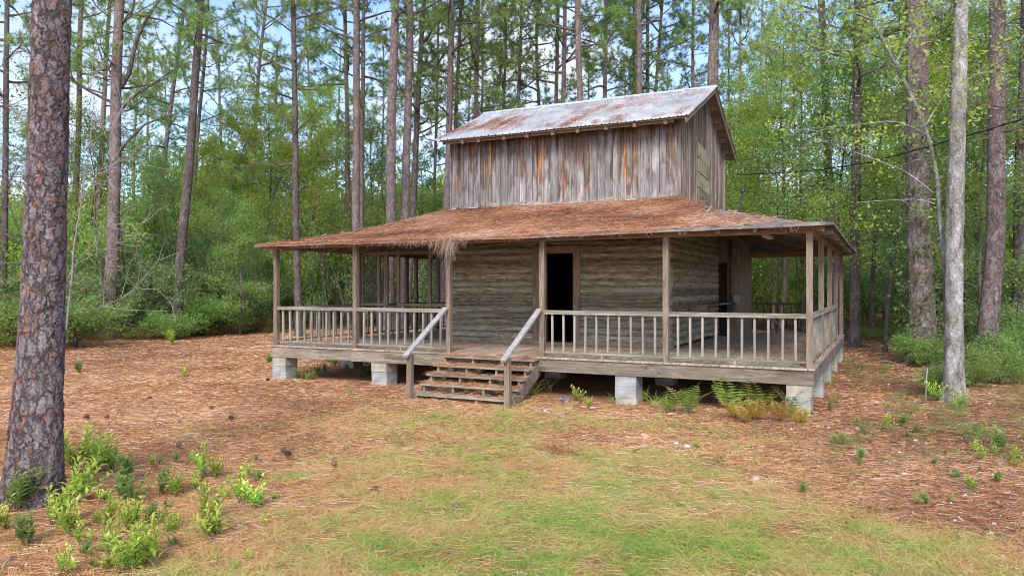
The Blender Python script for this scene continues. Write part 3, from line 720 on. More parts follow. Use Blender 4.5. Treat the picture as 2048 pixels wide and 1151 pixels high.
# decking under the metal, seen at the gable overhang, barge boards
mb = MB(46)
for ye in (EY0, EY1):
    n = 11
    for k in range(n):
        a = k/n; b = (k+1)/n-.012
        def pz(v): return Vector((0, ye+(RYM-ye)*v, EZ+(RZ-EZ)*v-.045))
        p, q = pz(a+.02), pz(b)
        xa, xb = 2.95, xr-.03+crg.uniform(-.03, .01)
        mb.beam8([(xa, p.y, p.z-.02), (xb, p.y, p.z-.02), (xb, q.y, q.z-.02), (xa, q.y, q.z-.02), (xa, p.y, p.z), (xb, p.y, p.z), (xb, q.y, q.z), (xa, q.y, q.z)])
mb.build('roof_decking', M['rafter'], cab)
mb = MB(47)
for ye in (EY0, EY1):
    mb.beam((xr-.05, ye+.01*(1 if ye < RYM else -1), EZ-.10), (xr-.05, RYM, RZ-.10), .035, .085)
mb.build('barge_board', M['rafter'], cab)
for k in range(9):
    x = onY([957, 1008, 1054, 1105, 1155, 1212, 1269, 1331][k] if k < 8 else 925, EY0+.1)
    for yy, sg in ((EY0+.08, 1), (EY1-.08, -1)):
        mb = MB(50+k); z0 = EZ+.04-.125; mb.beam((x, yy, z0), (x, yy+sg*.62, z0+.27), .075, .085); mb.build('rafter_tail', M['frame'], cab)
mb = MB(60); mb.box(3.0, TX1, EY0+.16, EY0+.19, EZ-.085, EZ-.005); mb.build('eave_board', M['rafter'], cab)
# rear lean-to room of boards with dark doorway, conduit, meter
AX1 = 9.27; mb = MB(61)
da, db = LX1+.03, LX1+.26
xs = LX1+.27
while xs < AX1: w = min(.12, AX1-xs); mb.box(xs, xs+w-.004, LY1+.0, LY1+.03, DZ, 3.6); xs += w
mb.box(LX1+.02, LX1+.265, LY1+.002, LY1+.03, DZ+2.05, 3.6)
ys_ = LY1+.03
while ys_ < D-.02: w = min(.15, D-ys_); mb.box(AX1-.03, AX1, ys_, ys_+w-.004, DZ, 3.5); ys_ += w
mb.build('lean_to_wall', M['post'], cab)
mb = MB(62); mb.box(LX1+.01, AX1-.035, LY1+.045, LY1+.09, DZ, 3.6); mb.build('doorway_shade_panel', M['dark'], cab)  # added dark sheet behind the opening, standing in for the shade inside
mb = MB(63); xc = onY(1462, LY1-.03); mb.tube([Vector((xc, LY1-.04, DZ+.95)), Vector((xc, LY1-.04, 3.45))], [.028, .028], 10); mb.build('conduit', M['iron'], cab)
mb = MB(64); mb.box(xc-.09, xc+.09, LY1-.13, LY1-.005, DZ+.72, DZ+1.0); mb.build('fuse_box', M['iron'], cab)
mb = MB(65); xc = onY(1473, LY1-.03); mb.box(xc-.07, xc+.07, LY1-.10, LY1-.005, DZ+.95, DZ+1.13); mb.build('meter_box', M['meter'], cab)
# shelf and brace on the right log wall
ya, yb = onX(1403, LX1+.3), LY1-.02
mb = MB(66); mb.box(LX1+.03, LX1+.42, ya, yb, DZ+.90, DZ+.94); mb.box(LX1+.03, LX1+.42, ya, ya+.04, DZ+.80, DZ+.898); mb.build('wall_shelf', M['beamy'], cab)
mb = MB(67); mb.beam((LX1+.38, ya+.2, DZ+.89), (LX1+.05, ya+.2, DZ+.45), .05, .06); mb.build('shelf_brace', M['beamy'], cab)
# strip light under right porch roof
q = P3(1535, 474, 13.9); mb = MB(68); mb.box(q.x-.05, q.x+.05, q.y-.35, q.y+.45, q.z-.02, q.z+.03); mb.build('strip_light', M['white'], cab)
# handrail of rear steps
mb = MB(69); mb.beam((W-1.02, D+.05, DZ+.9), (W-1.02, D+1.2, .75), .04, .09); mb.beam((W-1.02, D+1.15, 0), (W-1.02, D+1.15, .8), .09, .09, up=(1,0,0)); mb.beam((9.2, D-.3, DZ+.8), (10.1, D-.12, DZ+.25), .04, .08); mb.build('rear_handrail', M['beamy'], cab)
# screened room on the left porch
sy = 3.22; sx = [.12, onY(722, sy), onY(758, sy), onY(774, sy), onY(797, sy), onY(860, sy), LX0-.06]
st = MB(70)
for k, x in enumerate(sx):
    st.box(x-.04, x+.04, sy-.03, sy+.03, DZ, H+.1)
st.box(.0, sx[3], sy-.045, sy-.031, DZ+.86, DZ+.93); st.box(sx[4], LX0-.06, sy-.045, sy-.031, DZ+.86, DZ+.93); st.box(.0, LX0, sy-.045, sy-.031, H-.03, H+.06)
st.box(.16, sx[1]+.1, sy-.05, sy-.0455, DZ+.0, H-.04) if False else None
st.build('screen_frame', M['frame'], cab)
for a, b in ((sx[1]+.04, sx[2]-.04), (sx[2]+.04, sx[3]-.04), (sx[5]+.04, sx[6]-.04)): sc = MB(71); sc.poly([(a, sy, DZ+.93), (b, sy, DZ+.93), (b, sy, H-.03), (a, sy, H-.03)]); sc.build('insect_screen', M['screen'], cab)
for a, b in ((3.25, 5.42), (7.25, 8.55)): sc = MB(72); sc.poly([(.05, a, DZ+.9), (.05, b, DZ+.9), (.05, b, H), (.05, a, H)]); sc.build('insect_screen', M['screen'], cab)
# bench-like ledge inside left wall (dark top rails)
# ------------------------------------------------------------------ steps (lean against the porch: part of the cabin)
stp = bpy.data.objects.new('front_steps', None); col.objects.link(stp); stp.parent = cab; stp.location = -cab.location
sx0, sx1 = 4.80, 6.86
for k in range(5):
    zt = .745-.158*k; yf = -.31-.262*k; xo = -.06*(4-k)*.0
    mb = MB(80+k); mb.box(sx0-.02+(.10 if k == 4 else 0)+crg.uniform(-.03, .02), sx1+.03-(.10 if k == 4 else 0)+crg.uniform(-.02, .03), yf, yf+.135, zt-.038, zt); mb.box(sx0, sx1, yf+.142, yf+.262, zt-.038, zt-.002); mb.jitter(.008, 1.5)
    mb.build('tread', M['step'], stp)
for x in (sx0+.07, sx0+.72, sx0+1.38, sx1-.07):
    mb = MB(int(x*10)); r = mb.rg.random()
    for k in range(5):
        zt = .745-.158*k-.04; yf = -.30-.262*k; mb.box(x-.02, x+.02, yf+.03, yf+.262+(.02 if k else .2), max(-.03, zt-.30 if k < 4 else -.03), zt, r)
    mb.build('stringer', M['step'], stp)
for x in (sx0+.02, sx1-.02):
    mb = MB(int(x*7)); mb.beam((x, -.06, .52), (x, -1.42, -.12), .04, .26); mb.build('side_stringer', M['post'], stp)
for x, px, py in ((4.80, 817, 709), (6.87, 1017, 718)):
    yb_ = -1.42; mb = MB(int(px)); mb.box(x-.05, x+.05, yb_-.05, yb_+.05, -.05, .86); mb.jitter(.004, 2); mb.build('newel_post', M['post'], stp)
    pxk = b2 if x < 6 else b3
    mb = MB(int(px)+1); mb.beam((x-.01, yb_-.16, .83), (pxk-.03, -.03, DZ+.92), .11, .042); mb.build('handrail', M['hand'], stp)
# ------------------------------------------------------------------ straw on roofs / steps / deck
def slope_scatter(n):
    u = rng.rand(n); v = rng.rand(n)**1.0; a, b, c, d = [np.array(q) for q in (eave[0], eave[1], topc[1], topc[0])]
    # area-correct in u for the trapezoid
    p = (a+(b-a)*u[:, None])*(1-v)[:, None]+(d+(c-d)*u[:, None])*v[:, None]
    sag = .12*np.sin(np.pi*np.minimum(1, v*1.02))+.035*np.sin(u*np.pi)*(1-v); p[:, 2] -= sag
    return p, u, v
p, u, v = slope_scatter(95000)
hip = np.clip((p[:, 0]-8.6)/3.4, 0, 1); bare = np.clip(hip*1.25-(1-v)*.25, 0, 1)+(v > .965)*.6+np.clip((p[:, 0]-6)/3, 0, 1)*np.clip(.1-v, 0, .1)*6
pat = fbm(p[:, 0]*1.8, p[:, 1]*1.8, 3)
keep = rng.rand(len(u)) < np.clip(1.0-bare*1.25+(pat-.5)*2.6, .03, 1)*(.4+.6*(1-v))
p, u, v = p[keep], u[keep], v[keep]; n = len(p)
p[:, 2] += .012+.022*fbm(p[:, 0]*1.3, p[:, 1]*1.3, 2)+.03*rng.rand(n)
an = rng.rand(n)*6.283; el = rng.randn(n)*.16
dv = np.stack([np.cos(an)*np.cos(el), np.sin(an)*np.cos(el), np.sin(el)+.29*np.sin(an)], 1); dv /= np.linalg.norm(dv, axis=1)[:, None]
L = .10+.14*rng.rand(n); bd = np.stack([rng.randn(n)*.02, rng.randn(n)*.02, -.015-L*.05], 1)
pg = fbm(p[:, 0]*.7+20, p[:, 1]*1.4, 3); rd = np.clip(.34+rng.randn(n)*.2+(pg-.5)*1.3+(v < .12)*.12, 0, 1)
V1 = strands(p, dv, L, np.full(n, .0065), bd, rd, 'roof_straw', M['strawroof'])
tag(link('roof_straw', V1), 'thick layer of rusty pine straw lying on the front porch roof', 'pine straw', kind='stuff')
# fringe along the eave
n = 1500; xx = rng.rand(n)*12.3-.2; dens = np.clip(fbm(xx*1.4, xx*0+2, 3)*3.6-1.75, 0, 1)*(1-.75*np.clip((xx-5.4)/2, 0, 1)); k_ = rng.rand(n) < dens; xx = xx[k_]; n = len(xx)
base = np.stack([xx, np.full(n, -OF)-.01+rng.rand(n)*.05, np.full(n, ZE-.005)+rng.randn(n)*.012-.06*np.clip(1-xx/W, 0, 1)-.035*np.sin((xx+OL)/(W+OL+OF)*np.pi)], 1)
an = rng.randn(n)*.8; dv = np.stack([np.sin(an)*.7, -np.full(n, .35), -.35-.6*rng.rand(n)], 1); dv /= np.linalg.norm(dv, axis=1)[:, None]; L = .03+.10*rng.rand(n)**2.5
tag(link('eave_straw', strands(base, dv, L, np.full(n, .008), np.stack([rng.randn(n)*.02, rng.randn(n)*.01, -L*.5], 1), np.clip(.5+rng.randn(n)*.25, 0, 1), 'eave_straw', M['strawgrey'])), 'loose fringe of pine straw hanging over the porch eave', 'pine straw', kind='stuff')
# big hanging clump
n = 480; t_ = np.clip(rng.randn(n)*.20, -.45, .45); xx = onY(893, -OF)+t_
base = np.stack([xx, -OF-.02+rng.rand(n)*.12, ZE-.07+rng.randn(n)*.02+.05*np.exp(-(t_/.3)**2)], 1); an = rng.randn(n)*.7
dv = np.stack([np.sin(an)*.8, -np.abs(rng.randn(n))*.25, -.25-.75*rng.rand(n)], 1); dv /= np.linalg.norm(dv, axis=1)[:, None]; L = (.07+.22*rng.rand(n)**1.6)*(.45+.9*np.exp(-((t_+.02)/.16)**2))
o = link('hanging_straw_clump', strands(base, dv, L, np.full(n, .0075), np.stack([rng.randn(n)*.05, rng.randn(n)*.03, -L*.7], 1), np.clip(.5+rng.randn(n)*.25, 0, 1), 'hanging_straw_clump', M['strawgrey'], 3))
tag(o, 'ragged grey clump of pine straw hanging off the eave above the steps', 'straw clump')
# upper roof straw in streaks
n = 42000; X_ = 2.9+rng.rand(n)*6.2; v = rng.rand(n)
pat = fbm(X_*.9+v*.6, v*2.6+5, 4); pat2 = fbm(X_*6.5, v*1.6, 2)
keep = rng.rand(n) < np.clip((pat-.40)*4.5, 0, 1)*np.clip((pat2-.36)*4, 0, 1)*np.clip(1.45-v*1.3-(X_-3)/9, .08, 1)
X_, v = X_[keep], v[keep]; n = len(X_)
base = np.stack([X_, EY0+(RYM-EY0)*v, EZ+(RZ-EZ)*v+.022+.02*rng.rand(n)], 1); an = rng.randn(n)*.5+2.2
dv = np.stack([np.cos(an), np.sin(an), .437*np.sin(an)], 1); dv /= np.linalg.norm(dv, axis=1)[:, None]
tag(link('upper_roof_straw', strands(base, dv, .10+.12*rng.rand(n), np.full(n, .0075), np.zeros((n, 3)), np.clip(.35+rng.randn(n)*.2, 0, 1), 'upper_roof_straw', M['straw'])), 'streaks of rusty pine straw caught on the metal upper roof', 'pine straw', kind='stuff')
# steps + deck straw
B = []
for k in range(5):
    m = 1500; xx = sx0+rng.rand(m)*(sx1-sx0); kk = rng.rand(m) < np.clip(fbm(xx*2+k*7, xx*0+k, 3)*3.0-.75, .08, 1)
    xx = xx[kk]; B.append(np.stack([xx, -.30-.262*k+rng.rand(len(xx))*.24, np.full(len(xx), .752-.158*k)+rng.rand(len(xx))*.035], 1))
m = 9000; xx = rng.rand(m)*W; yy = rng.rand(m)*LY0; c_ = rng.rand(m) < np.clip((fbm(xx*.9, yy*1.6+30, 3)-.50)*5, 0, 1)+(np.abs(yy-2.7) < .3)*.35
B.append(np.stack([xx[c_], yy[c_], np.full(c_.sum(), DZ+.006)+rng.rand(c_.sum())*.012], 1))
m = 6000; xx = LX1+rng.rand(m)*(W-LX1); yy = LY0+rng.rand(m)*5; c_ = rng.rand(m) < np.clip((fbm(xx*.9, yy*1.2+30, 3)-.47)*5, 0, 1)
B.append(np.stack([xx[c_], yy[c_], np.full(c_.sum(), DZ+.006)+rng.rand(c_.sum())*.012], 1))
base = np.concatenate(B); n = len(base); an = rng.rand(n)*6.283; el = rng.randn(n)*.2; dv = np.stack([np.cos(an)*np.cos(el), np.sin(an)*np.cos(el), np.sin(el)], 1)
L = .08+.14*rng.rand(n); bd = np.stack([np.zeros(n), np.zeros(n), -L*.2], 1)*(rng.rand(n) < .4)[:, None]
tag(link('porch_straw', strands(base, dv, L, np.full(n, .005), bd, np.clip(.42+rng.randn(n)*.25, 0, 1), 'porch_straw', M['straw'])), 'pine straw drifted on the steps and porch floor', 'pine straw', kind='stuff')
# ------------------------------------------------------------------ vegetation generators
def rot_dir(d, ang, rg):
    ax = Vector((rg.gauss(0, 1), rg.gauss(0, 1), rg.gauss(0, 1))).cross(d)
    if ax.length < 1e-4: return d
    return (Quaternion(ax.normalized(), ang) @ d).normalized()
def path(p, d, L, n, rg, wig=.2, up=0.):
    pts = [Vector(p)]; d = Vector(d).normalized()
    for k in range(n):
        d = (d + Vector((rg.gauss(0, wig), rg.gauss(0, wig), rg.gauss(0, wig)*.8+up))).normalized(); pts.append(pts[-1]+d*(L/n))
    return pts
def taper(r0, r1, n): return [r0+(r1-r0)*(k/n)**.8 for k in range(n+1)]
def az(a, e): return Vector((math.cos(a)*math.cos(e), math.sin(a)*math.cos(e), math.sin(e)))
def tufts(P_, D_, name, per=16, L=.24, w=.017, spread=1.1, seed=0, mat='needle'):
    r = np.random.RandomState(seed); P_ = np.repeat(np.array(P_), per, 0); D_ = np.repeat(np.array(D_), per, 0); n = len(P_)
    d = D_ + r.randn(n, 3)*spread*.6; d /= np.linalg.norm(d, axis=1)[:, None]+1e-9; s = np.cross(d, r.randn(n, 3)); s /= np.linalg.norm(s, axis=1)[:, None]+1e-9
    ll = (L*(.7+.5*r.rand(n)))[:, None]; b0 = P_-D_*(r.rand(n)*.12)[:, None]
    V = np.stack([b0-s*w/2, b0+s*w/2, b0+d*ll+np.array([0, 0, -.03])], 1).reshape(-1, 3); b = np.arange(n)*3
    base = np.repeat(r.rand(n//per), per); rr = np.clip(base*.7+r.rand(n)*.3+(r.rand(n) < .03)*.3, 0, 1)
    return npmesh(name, V, np.stack([b, b+1, b+2], 1), M[mat], rr)
def leafcloud(C_, name, mat, s, per, rad, seed=0, arr=False, up=.35, drop=0):
    """clusters at C_ of rhombic leaves"""
    r = np.random.RandomState(seed); C_ = np.array(C_); m = len(C_); n = m*per
    c = np.repeat(C_, per, 0) + r.randn(n, 3)*np.array([rad, rad, rad*.62])
    nr = r.randn(n, 3)*.75; nr[:, 2] += up*2; nr /= np.linalg.norm(nr, axis=1)[:, None]
    u = np.cross(nr, r.randn(n, 3)); u /= np.linalg.norm(u, axis=1)[:, None]; w_ = np.cross(nr, u); ss = (s*(.6+.7*r.rand(n)))[:, None]
    V = np.stack([c-u*ss*.55, c+w_*ss*.3, c+u*ss*.55-nr*ss*.1, c-w_*ss*.3], 1).reshape(-1, 3)
    b = np.arange(n)*4; Fq = np.stack([b, b+1, b+2, b+3], 1); rr = np.clip(np.repeat(r.rand(m), per)*.55+r.rand(n)*.45, 0, 1)
    if arr: return V, Fq, rr
    return npmesh(name, V, Fq, M[mat], rr)
def pine_variant(seed, H_, cb, nl, lmax, mat='needle', tl=.24):
    rg = random.Random(seed); mb = MB(seed); TP = []; TD = []
    for k in range(int(nl*.35)):                       # dead stubs and bare whips low on the trunk
        z = rg.uniform(cb*.45, cb); a = rg.uniform(0, 6.283); p = path((0, 0, z), az(a, rg.uniform(-.3, .4)), rg.uniform(.4, 1.8), 4, rg, .25)
        mb.tube(p, taper(.022, .006, 4), 4)
    for k in range(nl):
        f = ((k+rg.random())/nl); z = cb+(H_-cb)*f**.85; a = k*2.4+rg.uniform(-.6, .6)
        L = lmax*(1-.62*f)*rg.uniform(.55, 1.1); e = rg.uniform(-.15, .35)+f*.55
        n = 7; p = path((0, 0, z), az(a, e), L, n, rg, .17, .03); r0 = .02+.014*L; mb.tube(p, taper(r0, .010, n), 5)
        for j in range(2, n+1):
            for q in range(2 if j < n else 3):
                d = (p[j]-p[j-1]).normalized(); sd = rot_dir(d, rg.uniform(.4, 1.15), rg); Ls = rg.uniform(.35, .95)*(.6+.1*lmax); m = 4
                sp = path(p[j], sd, Ls, m, rg, .25, .10); mb.tube(sp, taper(.013, .006, m), 3)
                for u in range(1, m+1):
                    if rg.random() < (.9 if j > 4 else .55):
                        dd = (sp[u]-sp[u-1]).normalized(); tw = rot_dir(dd, rg.uniform(.2, .9), rg); e_ = sp[u]+tw*rg.uniform(.05, .25)
                        TP.append(tuple(e_)); TD.append(tuple((tw+Vector((0, 0, .25))).normalized()))
                        if u >= m-1: mb.tube([sp[u], e_], [.006, .005], 3)
    return mb.mesh('limbs', M['limb']), tufts(TP, TD, 'needles', 26, tl*1.08, .019, 1.5, seed, mat), H_
def hardwood_variant(seed, H_, r0, nl, cb, lmat, s, per, rad, bark='limb', spread=1.0, sparse=1.0, lmax=None):
    rg = random.Random(seed); mb = MB(seed); C_ = []
    tr_ = path((0, 0, -.1), (0, 0, 1), H_, 12, rg, .07, .12); mb.tube(tr_, [r0*(1.25 if k == 0 else 1)*(1-.9*k/12)+.006 for k in range(13)], 8)
    lm = lmax or H_*.34
    for k in range(nl):
        f = (k+rg.random())/nl; z = cb+(1-cb)*f; i_ = min(11, int(z*12)); t_ = z*12-i_; p0 = tr_[i_].lerp(tr_[i_+1], min(1, t_))
        a = k*2.4+rg.uniform(-.7, .7); L = lm*(1-.6*f)*rg.uniform(.6, 1.15); p = path(p0, az(a, rg.uniform(.05, .8)), L, 6, rg, .2, .03)
        mb.tube(p, taper(r0*.30*(1-.5*f)+.006, .006, 6), 5)
        for j in range(2, 7):
            for q in range(3):
                d = (p[j]-p[j-1]).normalized(); sp = path(p[j], rot_dir(d, rg.uniform(.5, 1.2), rg), L*rg.uniform(.18, .42)*spread, 3, rg, .3, .02)
                mb.tube(sp, taper(.010, .004, 3), 3)
                for u in (1, 2, 3):
                    if rg.random() < sparse: C_.append(tuple(sp[u]))
    return mb.mesh('trunk', M[bark]), leafcloud(C_, 'crown', lmat, s, per, rad, seed), H_
def shrub_pts(seed, H_, rw, n):
    rg = np.random.RandomState(seed); P_ = []
    lobes = [(rg.randn()*rw*.45, rg.randn()*rw*.45, H_*rg.uniform(.25, .85), rw*rg.uniform(.35, .7)) for k in range(9)]
    for k in range(n):
        a, b, c, r = lobes[rg.randint(9)]; v = rg.randn(3); v /= np.linalg.norm(v); q = r*rg.rand()**.4
        P_.append((a+v[0]*q, b+v[1]*q, max(.08, c+v[2]*q*.8)))
    return P_
def shrub_variant(seed, H_, rw, n, lmat, s, per, rad):
    rg = random.Random(seed); mb = MB(seed); P_ = shrub_pts(seed, H_, rw, n)
    for k in range(7):
        q = Vector(P_[rg.randrange(len(P_))]); pts = [Vector((rg.gauss(0, .1), rg.gauss(0, .1), -.05))]; pts += [pts[0].lerp(q, t_)+Vector((rg.gauss(0, .06), rg.gauss(0, .06), .15*math.sin(t_*3.1))) for t_ in (.3, .6, 1)]
        mb.tube(pts, taper(.025, .007, 3), 4)
    return mb.mesh('stem', M['limb']), leafcloud(P_, 'foliage', lmat, s, per, rad, seed), H_
def place(name, parts, loc, scale=1, spin=0, lean=None, label='', cat='tree', group=None):
    e = empty(name, loc, label, cat, group)
    qz = Quaternion((0, 0, 1), spin)
    if lean is not None: qz = Vector((0, 0, 1)).rotation_difference(lean) @ qz
    e.rotation_mode = 'QUATERNION'; e.rotation_quaternion = qz; e.scale = (scale,)*3
    for nm, me in parts:
        o = bpy.data.objects.new(nm, me); col.objects.link(o); o.parent = e
    return e
def trunk_mesh(seed, Hh, r0, mat, n=12, m=36, flare=.35, wob_=.06, tp=.62, rough=0.):
    rg = random.Random(seed); Vv = []; Fq = []; ph = rg.random()*90
    for k in range(m+1):
        z = -.15+(Hh+.15)*(k/m)**1.15
        r = r0*((1-tp*max(0, z)/Hh)+flare*math.exp(-max(0, z)/(.9*r0*2.2)))
        cx = wob_*(mnoise.noise(Vector((z*.16, ph, 0))))*min(1, z/3)*2.2; cy = wob_*(mnoise.noise(Vector((z*.16, 0, ph))))*min(1, z/3)*2.2
        for j in range(n):
            a = 6.2832*j/n; rr = r*(1+.06*mnoise.noise(Vector((math.cos(a)*1.3, math.sin(a)*1.3, z*.5+ph)))+.10*math.exp(-max(0, z)/.35)*math.sin(a*5+ph)) if True else r
            if rough: rr += rough*mnoise.noise(Vector((math.cos(a)*r0*12, math.sin(a)*r0*12, z*4+ph)))
            Vv.append((cx+math.cos(a)*rr, cy+math.sin(a)*rr, z))
    for k in range(m):
        for j in range(n): a = k*n+j; b = k*n+(j+1) % n; Fq.append((a, b, b+n, a+n))
    return npmesh('trunk', Vv, Fq, M[mat], smooth=True)
# ------------------------------------------------------------------ pines
PV = [pine_variant(101, 25, 9.5, 30, 3.6), pine_variant(102, 26, 11.5, 30, 3.3), pine_variant(103, 24, 8.5, 32, 4.0), pine_variant(104, 27, 12.5, 28, 3.4), pine_variant(105, 23, 7.5, 28, 3.2)]
T = [ # x at y=0, x at y=400, width px, depth, variant, bark, label
 (166,150,14,38,1,'bark','slim reddish pine just right of the big foreground trunk'),
 (238,224,27,31,2,'bark','stout forked pine with long bare limbs, first big one behind the grey twigs'),
 (222,196,12,46,3,'bark','thin pine close behind the left side of the stout forked pine'),
 (400,371,20,32,1,'barkdk','dark straight pine standing at the left edge of the clearing, leaning right'),
 (418,387,10,44,4,'barkdk','thin dark pine right behind the dark leaning one at the clearing edge'),
 (372,316,12,48,0,'bark','distant pine leaning right between the forked and the dark pine'),
 (532,498,11,47,2,'bark','distant pale pine leaning right, left of the porch roof tip'),
 (583,592,15,33,4,'barkdk','lone slender pine rising behind the left end of the porch'),
 (690,695,12,41,1,'bark','thin pine left of the close pair above the left porch'),
 (712,714,18,33,3,'bark','front pine of the close pair above the left porch'),
 (729,722,12,37,0,'bark','rear pine of the close pair above the left porch'),
 (790,782,22,29,1,'bark','thick pine left of the upper room, leftmost of a close trio'),
 (823,811,19,30,3,'bark','middle pine of the close trio left of the upper room'),
 (851,826,14,35,2,'barkdk','rear right pine of the close trio left of the upper room'),
 (878,872,8,46,4,'bark','very thin pine just left of the upper room'),
 (905,895,16,33,0,'bark','pine rising past the left corner of the upper room'),
 (922,908,10,38,1,'bark','slim pine twinned with the one past the left corner of the upper room'),
 (955,948,13,37,3,'bark','straight pine above the left end of the metal roof'),
 (964,962,7,50,2,'bark','very thin pine touching the straight one above the left end of the metal roof'),
 (1013,1002,9,46,4,'bark','slim pine above the metal roof, third trunk right of its left end'),
 (1044,1037,10,43,0,'barkdk','narrow dark pine behind the metal roof between two thinner pines'),
 (1073,1083,9,45,2,'bark','crooked branching pine behind the left half of the ridge'),
 (1116,1108,11,41,3,'bark','left pine of the tight pair behind the middle of the ridge'),
 (1128,1125,13,38,1,'bark','right pine of the tight pair behind the middle of the ridge'),
 (1155,1158,16,34,3,'bark','thicker pine just right of the middle of the ridge'),
 (1211,1210,12,39,0,'bark','single pine over the right half of the ridge with a clear gap each side'),
 (1267,1264,8,45,4,'bark','leftmost pine of the cluster over the right part of the ridge'),
 (1278,1280,15,35,1,'bark','thickest pine of the cluster over the right part of the ridge'),
 (1294,1291,10,42,3,'bark','slim pine squeezed in the cluster over the right part of the ridge'),
 (1324,1300,10,42,2,'bark','leaning pine at the right of the cluster over the ridge'),
 (1387,1385,10,41,4,'bark','slim pine left of the ridge end'),
 (1428,1424,27,30,3,'bark','thick pine rising right behind the gable end of the metal roof'),
 (1482,1482,8,48,0,'bark','very thin pine in the sky gap right of the gable'),
 (1643,1660,19,31,1,'bark','reddish pine above the right end of the porch roof'),
 (1716,1712,21,27,2,'barkdk','dark leaf hung pine between the porch roof and the big right pine'),
 (2003,1985,36,19,0,'bark','brown pine near the right edge of the picture'),
 (2052,2040,24,22,3,'barkdk','rightmost dark pine at the edge of the picture'),
 (12,8,13,30,2,'barkdk','dark pine half hidden at the far left behind the foreground trunk'),
]
def lean_of(x0, x4, d):
    ppy = (x4-x0)/400.; yb = 576+2.118*F/d; xb = x0+ppy*yb
    dx = (x0-xb)/F*d; zz = 2.118+576*d/F
    return xb, (Vector((0, 0, zz))+RT*dx).normalized()
vrg = random.Random(77)
for k, (x0, x4, wpx, d, v, bk, lab) in enumerate(T):
    xb, ln = lean_of(x0, x4, d); lm, nm, Hh = PV[v]; sc = 1.0 if d < 40 else 1.02
    loc = TR(xb, d); r0 = wpx*d/F/2
    tm = trunk_mesh(k+500, Hh, r0*1.02, bk, 14 if d < 36 else 10, 36)
    place('pine_tree', [('trunk', tm), ('limbs', lm), ('needles', nm)], loc, sc, vrg.uniform(0, 6.28), ln, lab, 'pine tree', 'pine trees round the cabin')
fork = [e for e in col.objects if e.get('label', '').startswith('stout forked pine')][0]
mb = MB(15)
for pts_, r_ in (([(236, 60), (244, 48), (266, 20), (272, -30)], .10), ([(232, 185), (244, 172), (258, 148), (266, 110), (274, 78), (297, 31), (320, 0), (345, -50)], .12), ([(226, 235), (238, 223), (274, 188), (313, 164), (345, 140)], .07), ([(224, 312), (238, 303), (256, 282), (289, 250), (324, 235), (352, 228)], .075), ([(224, 150), (205, 120), (185, 60)], .05)):
    P_ = [P3(x, y, 31.) for x, y in pts_]; mb.tube(P_, taper(r_, r_*.4, len(P_)-1), 8)
mi = fork.matrix_basis if False else (Matrix.Translation(fork.location) @ fork.rotation_quaternion.to_matrix().to_4x4()).inverted()
mb.v = [tuple(mi @ Vector(q)) for q in mb.v]
o = bpy.data.objects.new('big_limbs', mb.mesh('big_limbs', M['barkdk'], True)); col.objects.link(o); o.parent = fork
# more pines further back
FP = [(70, 58), (110, 66), (258, 56), (300, 64), (345, 70), (455, 60), (545, 56), (635, 62), (665, 70), (760, 58), (840, 66), (930, 60), (990, 70), (1180, 60), (1240, 66), (1345, 60), (1400, 72), (1460, 60), (1508, 54), (1545, 62), (1600, 70), (1690, 58), (1745, 64), (1790, 50), (1880, 56), (1960, 52), (-60, 50), (2110, 44)]
for (px, d) in FP:
    v = vrg.randrange(5); lm, nm, Hh = PV[v]; side = 'left of' if px < 880 else ('behind' if px < 1440 else 'right of')
    tm = trunk_mesh(int(px)+900, Hh, vrg.uniform(.13, .19), 'bark', 7, 20, .2)
    ln = (Vector((0, 0, 1))+RT*vrg.gauss(0, .03)).normalized()
    place('pine_tree', [('trunk', tm), ('limbs', lm), ('needles', nm)], TR(px, d), vrg.uniform(.78, .98), vrg.uniform(0, 6.28), ln, 'thin distant pine deep in the woods %s the cabin' % side, 'pine tree', 'distant pines %s the cabin' % side)
# big foreground pine
xb, ln = 62, (Vector((0, 0, 1))+RT*.034).normalized()
loc = G(66, 1000); d1 = (loc-CAM).dot(FW)
rg = random.Random(9); Vv = []; Fq = []; n, m = 320, 1050; r0 = 100/2*d1/F; Hh = 6.2
import numpy as _n
zz = -.12+(Hh)*np.linspace(0, 1, m+1); aa = np.linspace(0, 2*math.pi, n, endpoint=False)
Z, A = np.meshgrid(zz, aa, indexing='ij'); RR = r0*(.80+.42*np.exp(-np.maximum(0, Z)/1.1)*.55+.20*np.exp(-np.maximum(0, Z)/.22)) - .007*np.maximum(0, Z)
RR = RR*(1+.03*np.sin(A*2+Z*.9)+.02*np.sin(A*3-Z*1.7+2)+.03*np.exp(-np.maximum(0, Z)/.3)*np.sin(A*6))
Vv = np.stack([RR*np.cos(A)+.05*np.sin(Z*.5), RR*np.sin(A), Z], -1).reshape(-1, 3)
i = (np.arange(m)[:, None]*n+np.arange(n)[None]).ravel(); j = (np.arange(m)[:, None]*n+(np.arange(n)[None]+1) % n).ravel()
tm = npmesh('trunk', Vv, np.stack([i, j, j+n, i+n], 1), M['barkbig'], smooth=True)
tm2 = trunk_mesh(3, 20, r0*.74, 'bark', 20, 30, 0, .0, .5); 
bt = place('pine_tree', [('trunk', tm)], loc, 1, 0, ln, 'massive foreground pine trunk with plated purple and orange bark', 'pine tree')
tm2.vertices.foreach_set('co', (lambda c: (c.__setitem__((slice(None), 2), c[:, 2]+6.1), c)[1])(np.array([v.co[:] for v in tm2.vertices], np.float32)).ravel())
o = bpy.data.objects.new('upper_trunk', tm2); col.objects.link(o); o.parent = bt
lm, nm, _ = PV[1]
for nm_, me_ in (('limbs', lm), ('needles', nm)):
    o = bpy.data.objects.new(nm_, me_); col.objects.link(o); o.parent = bt
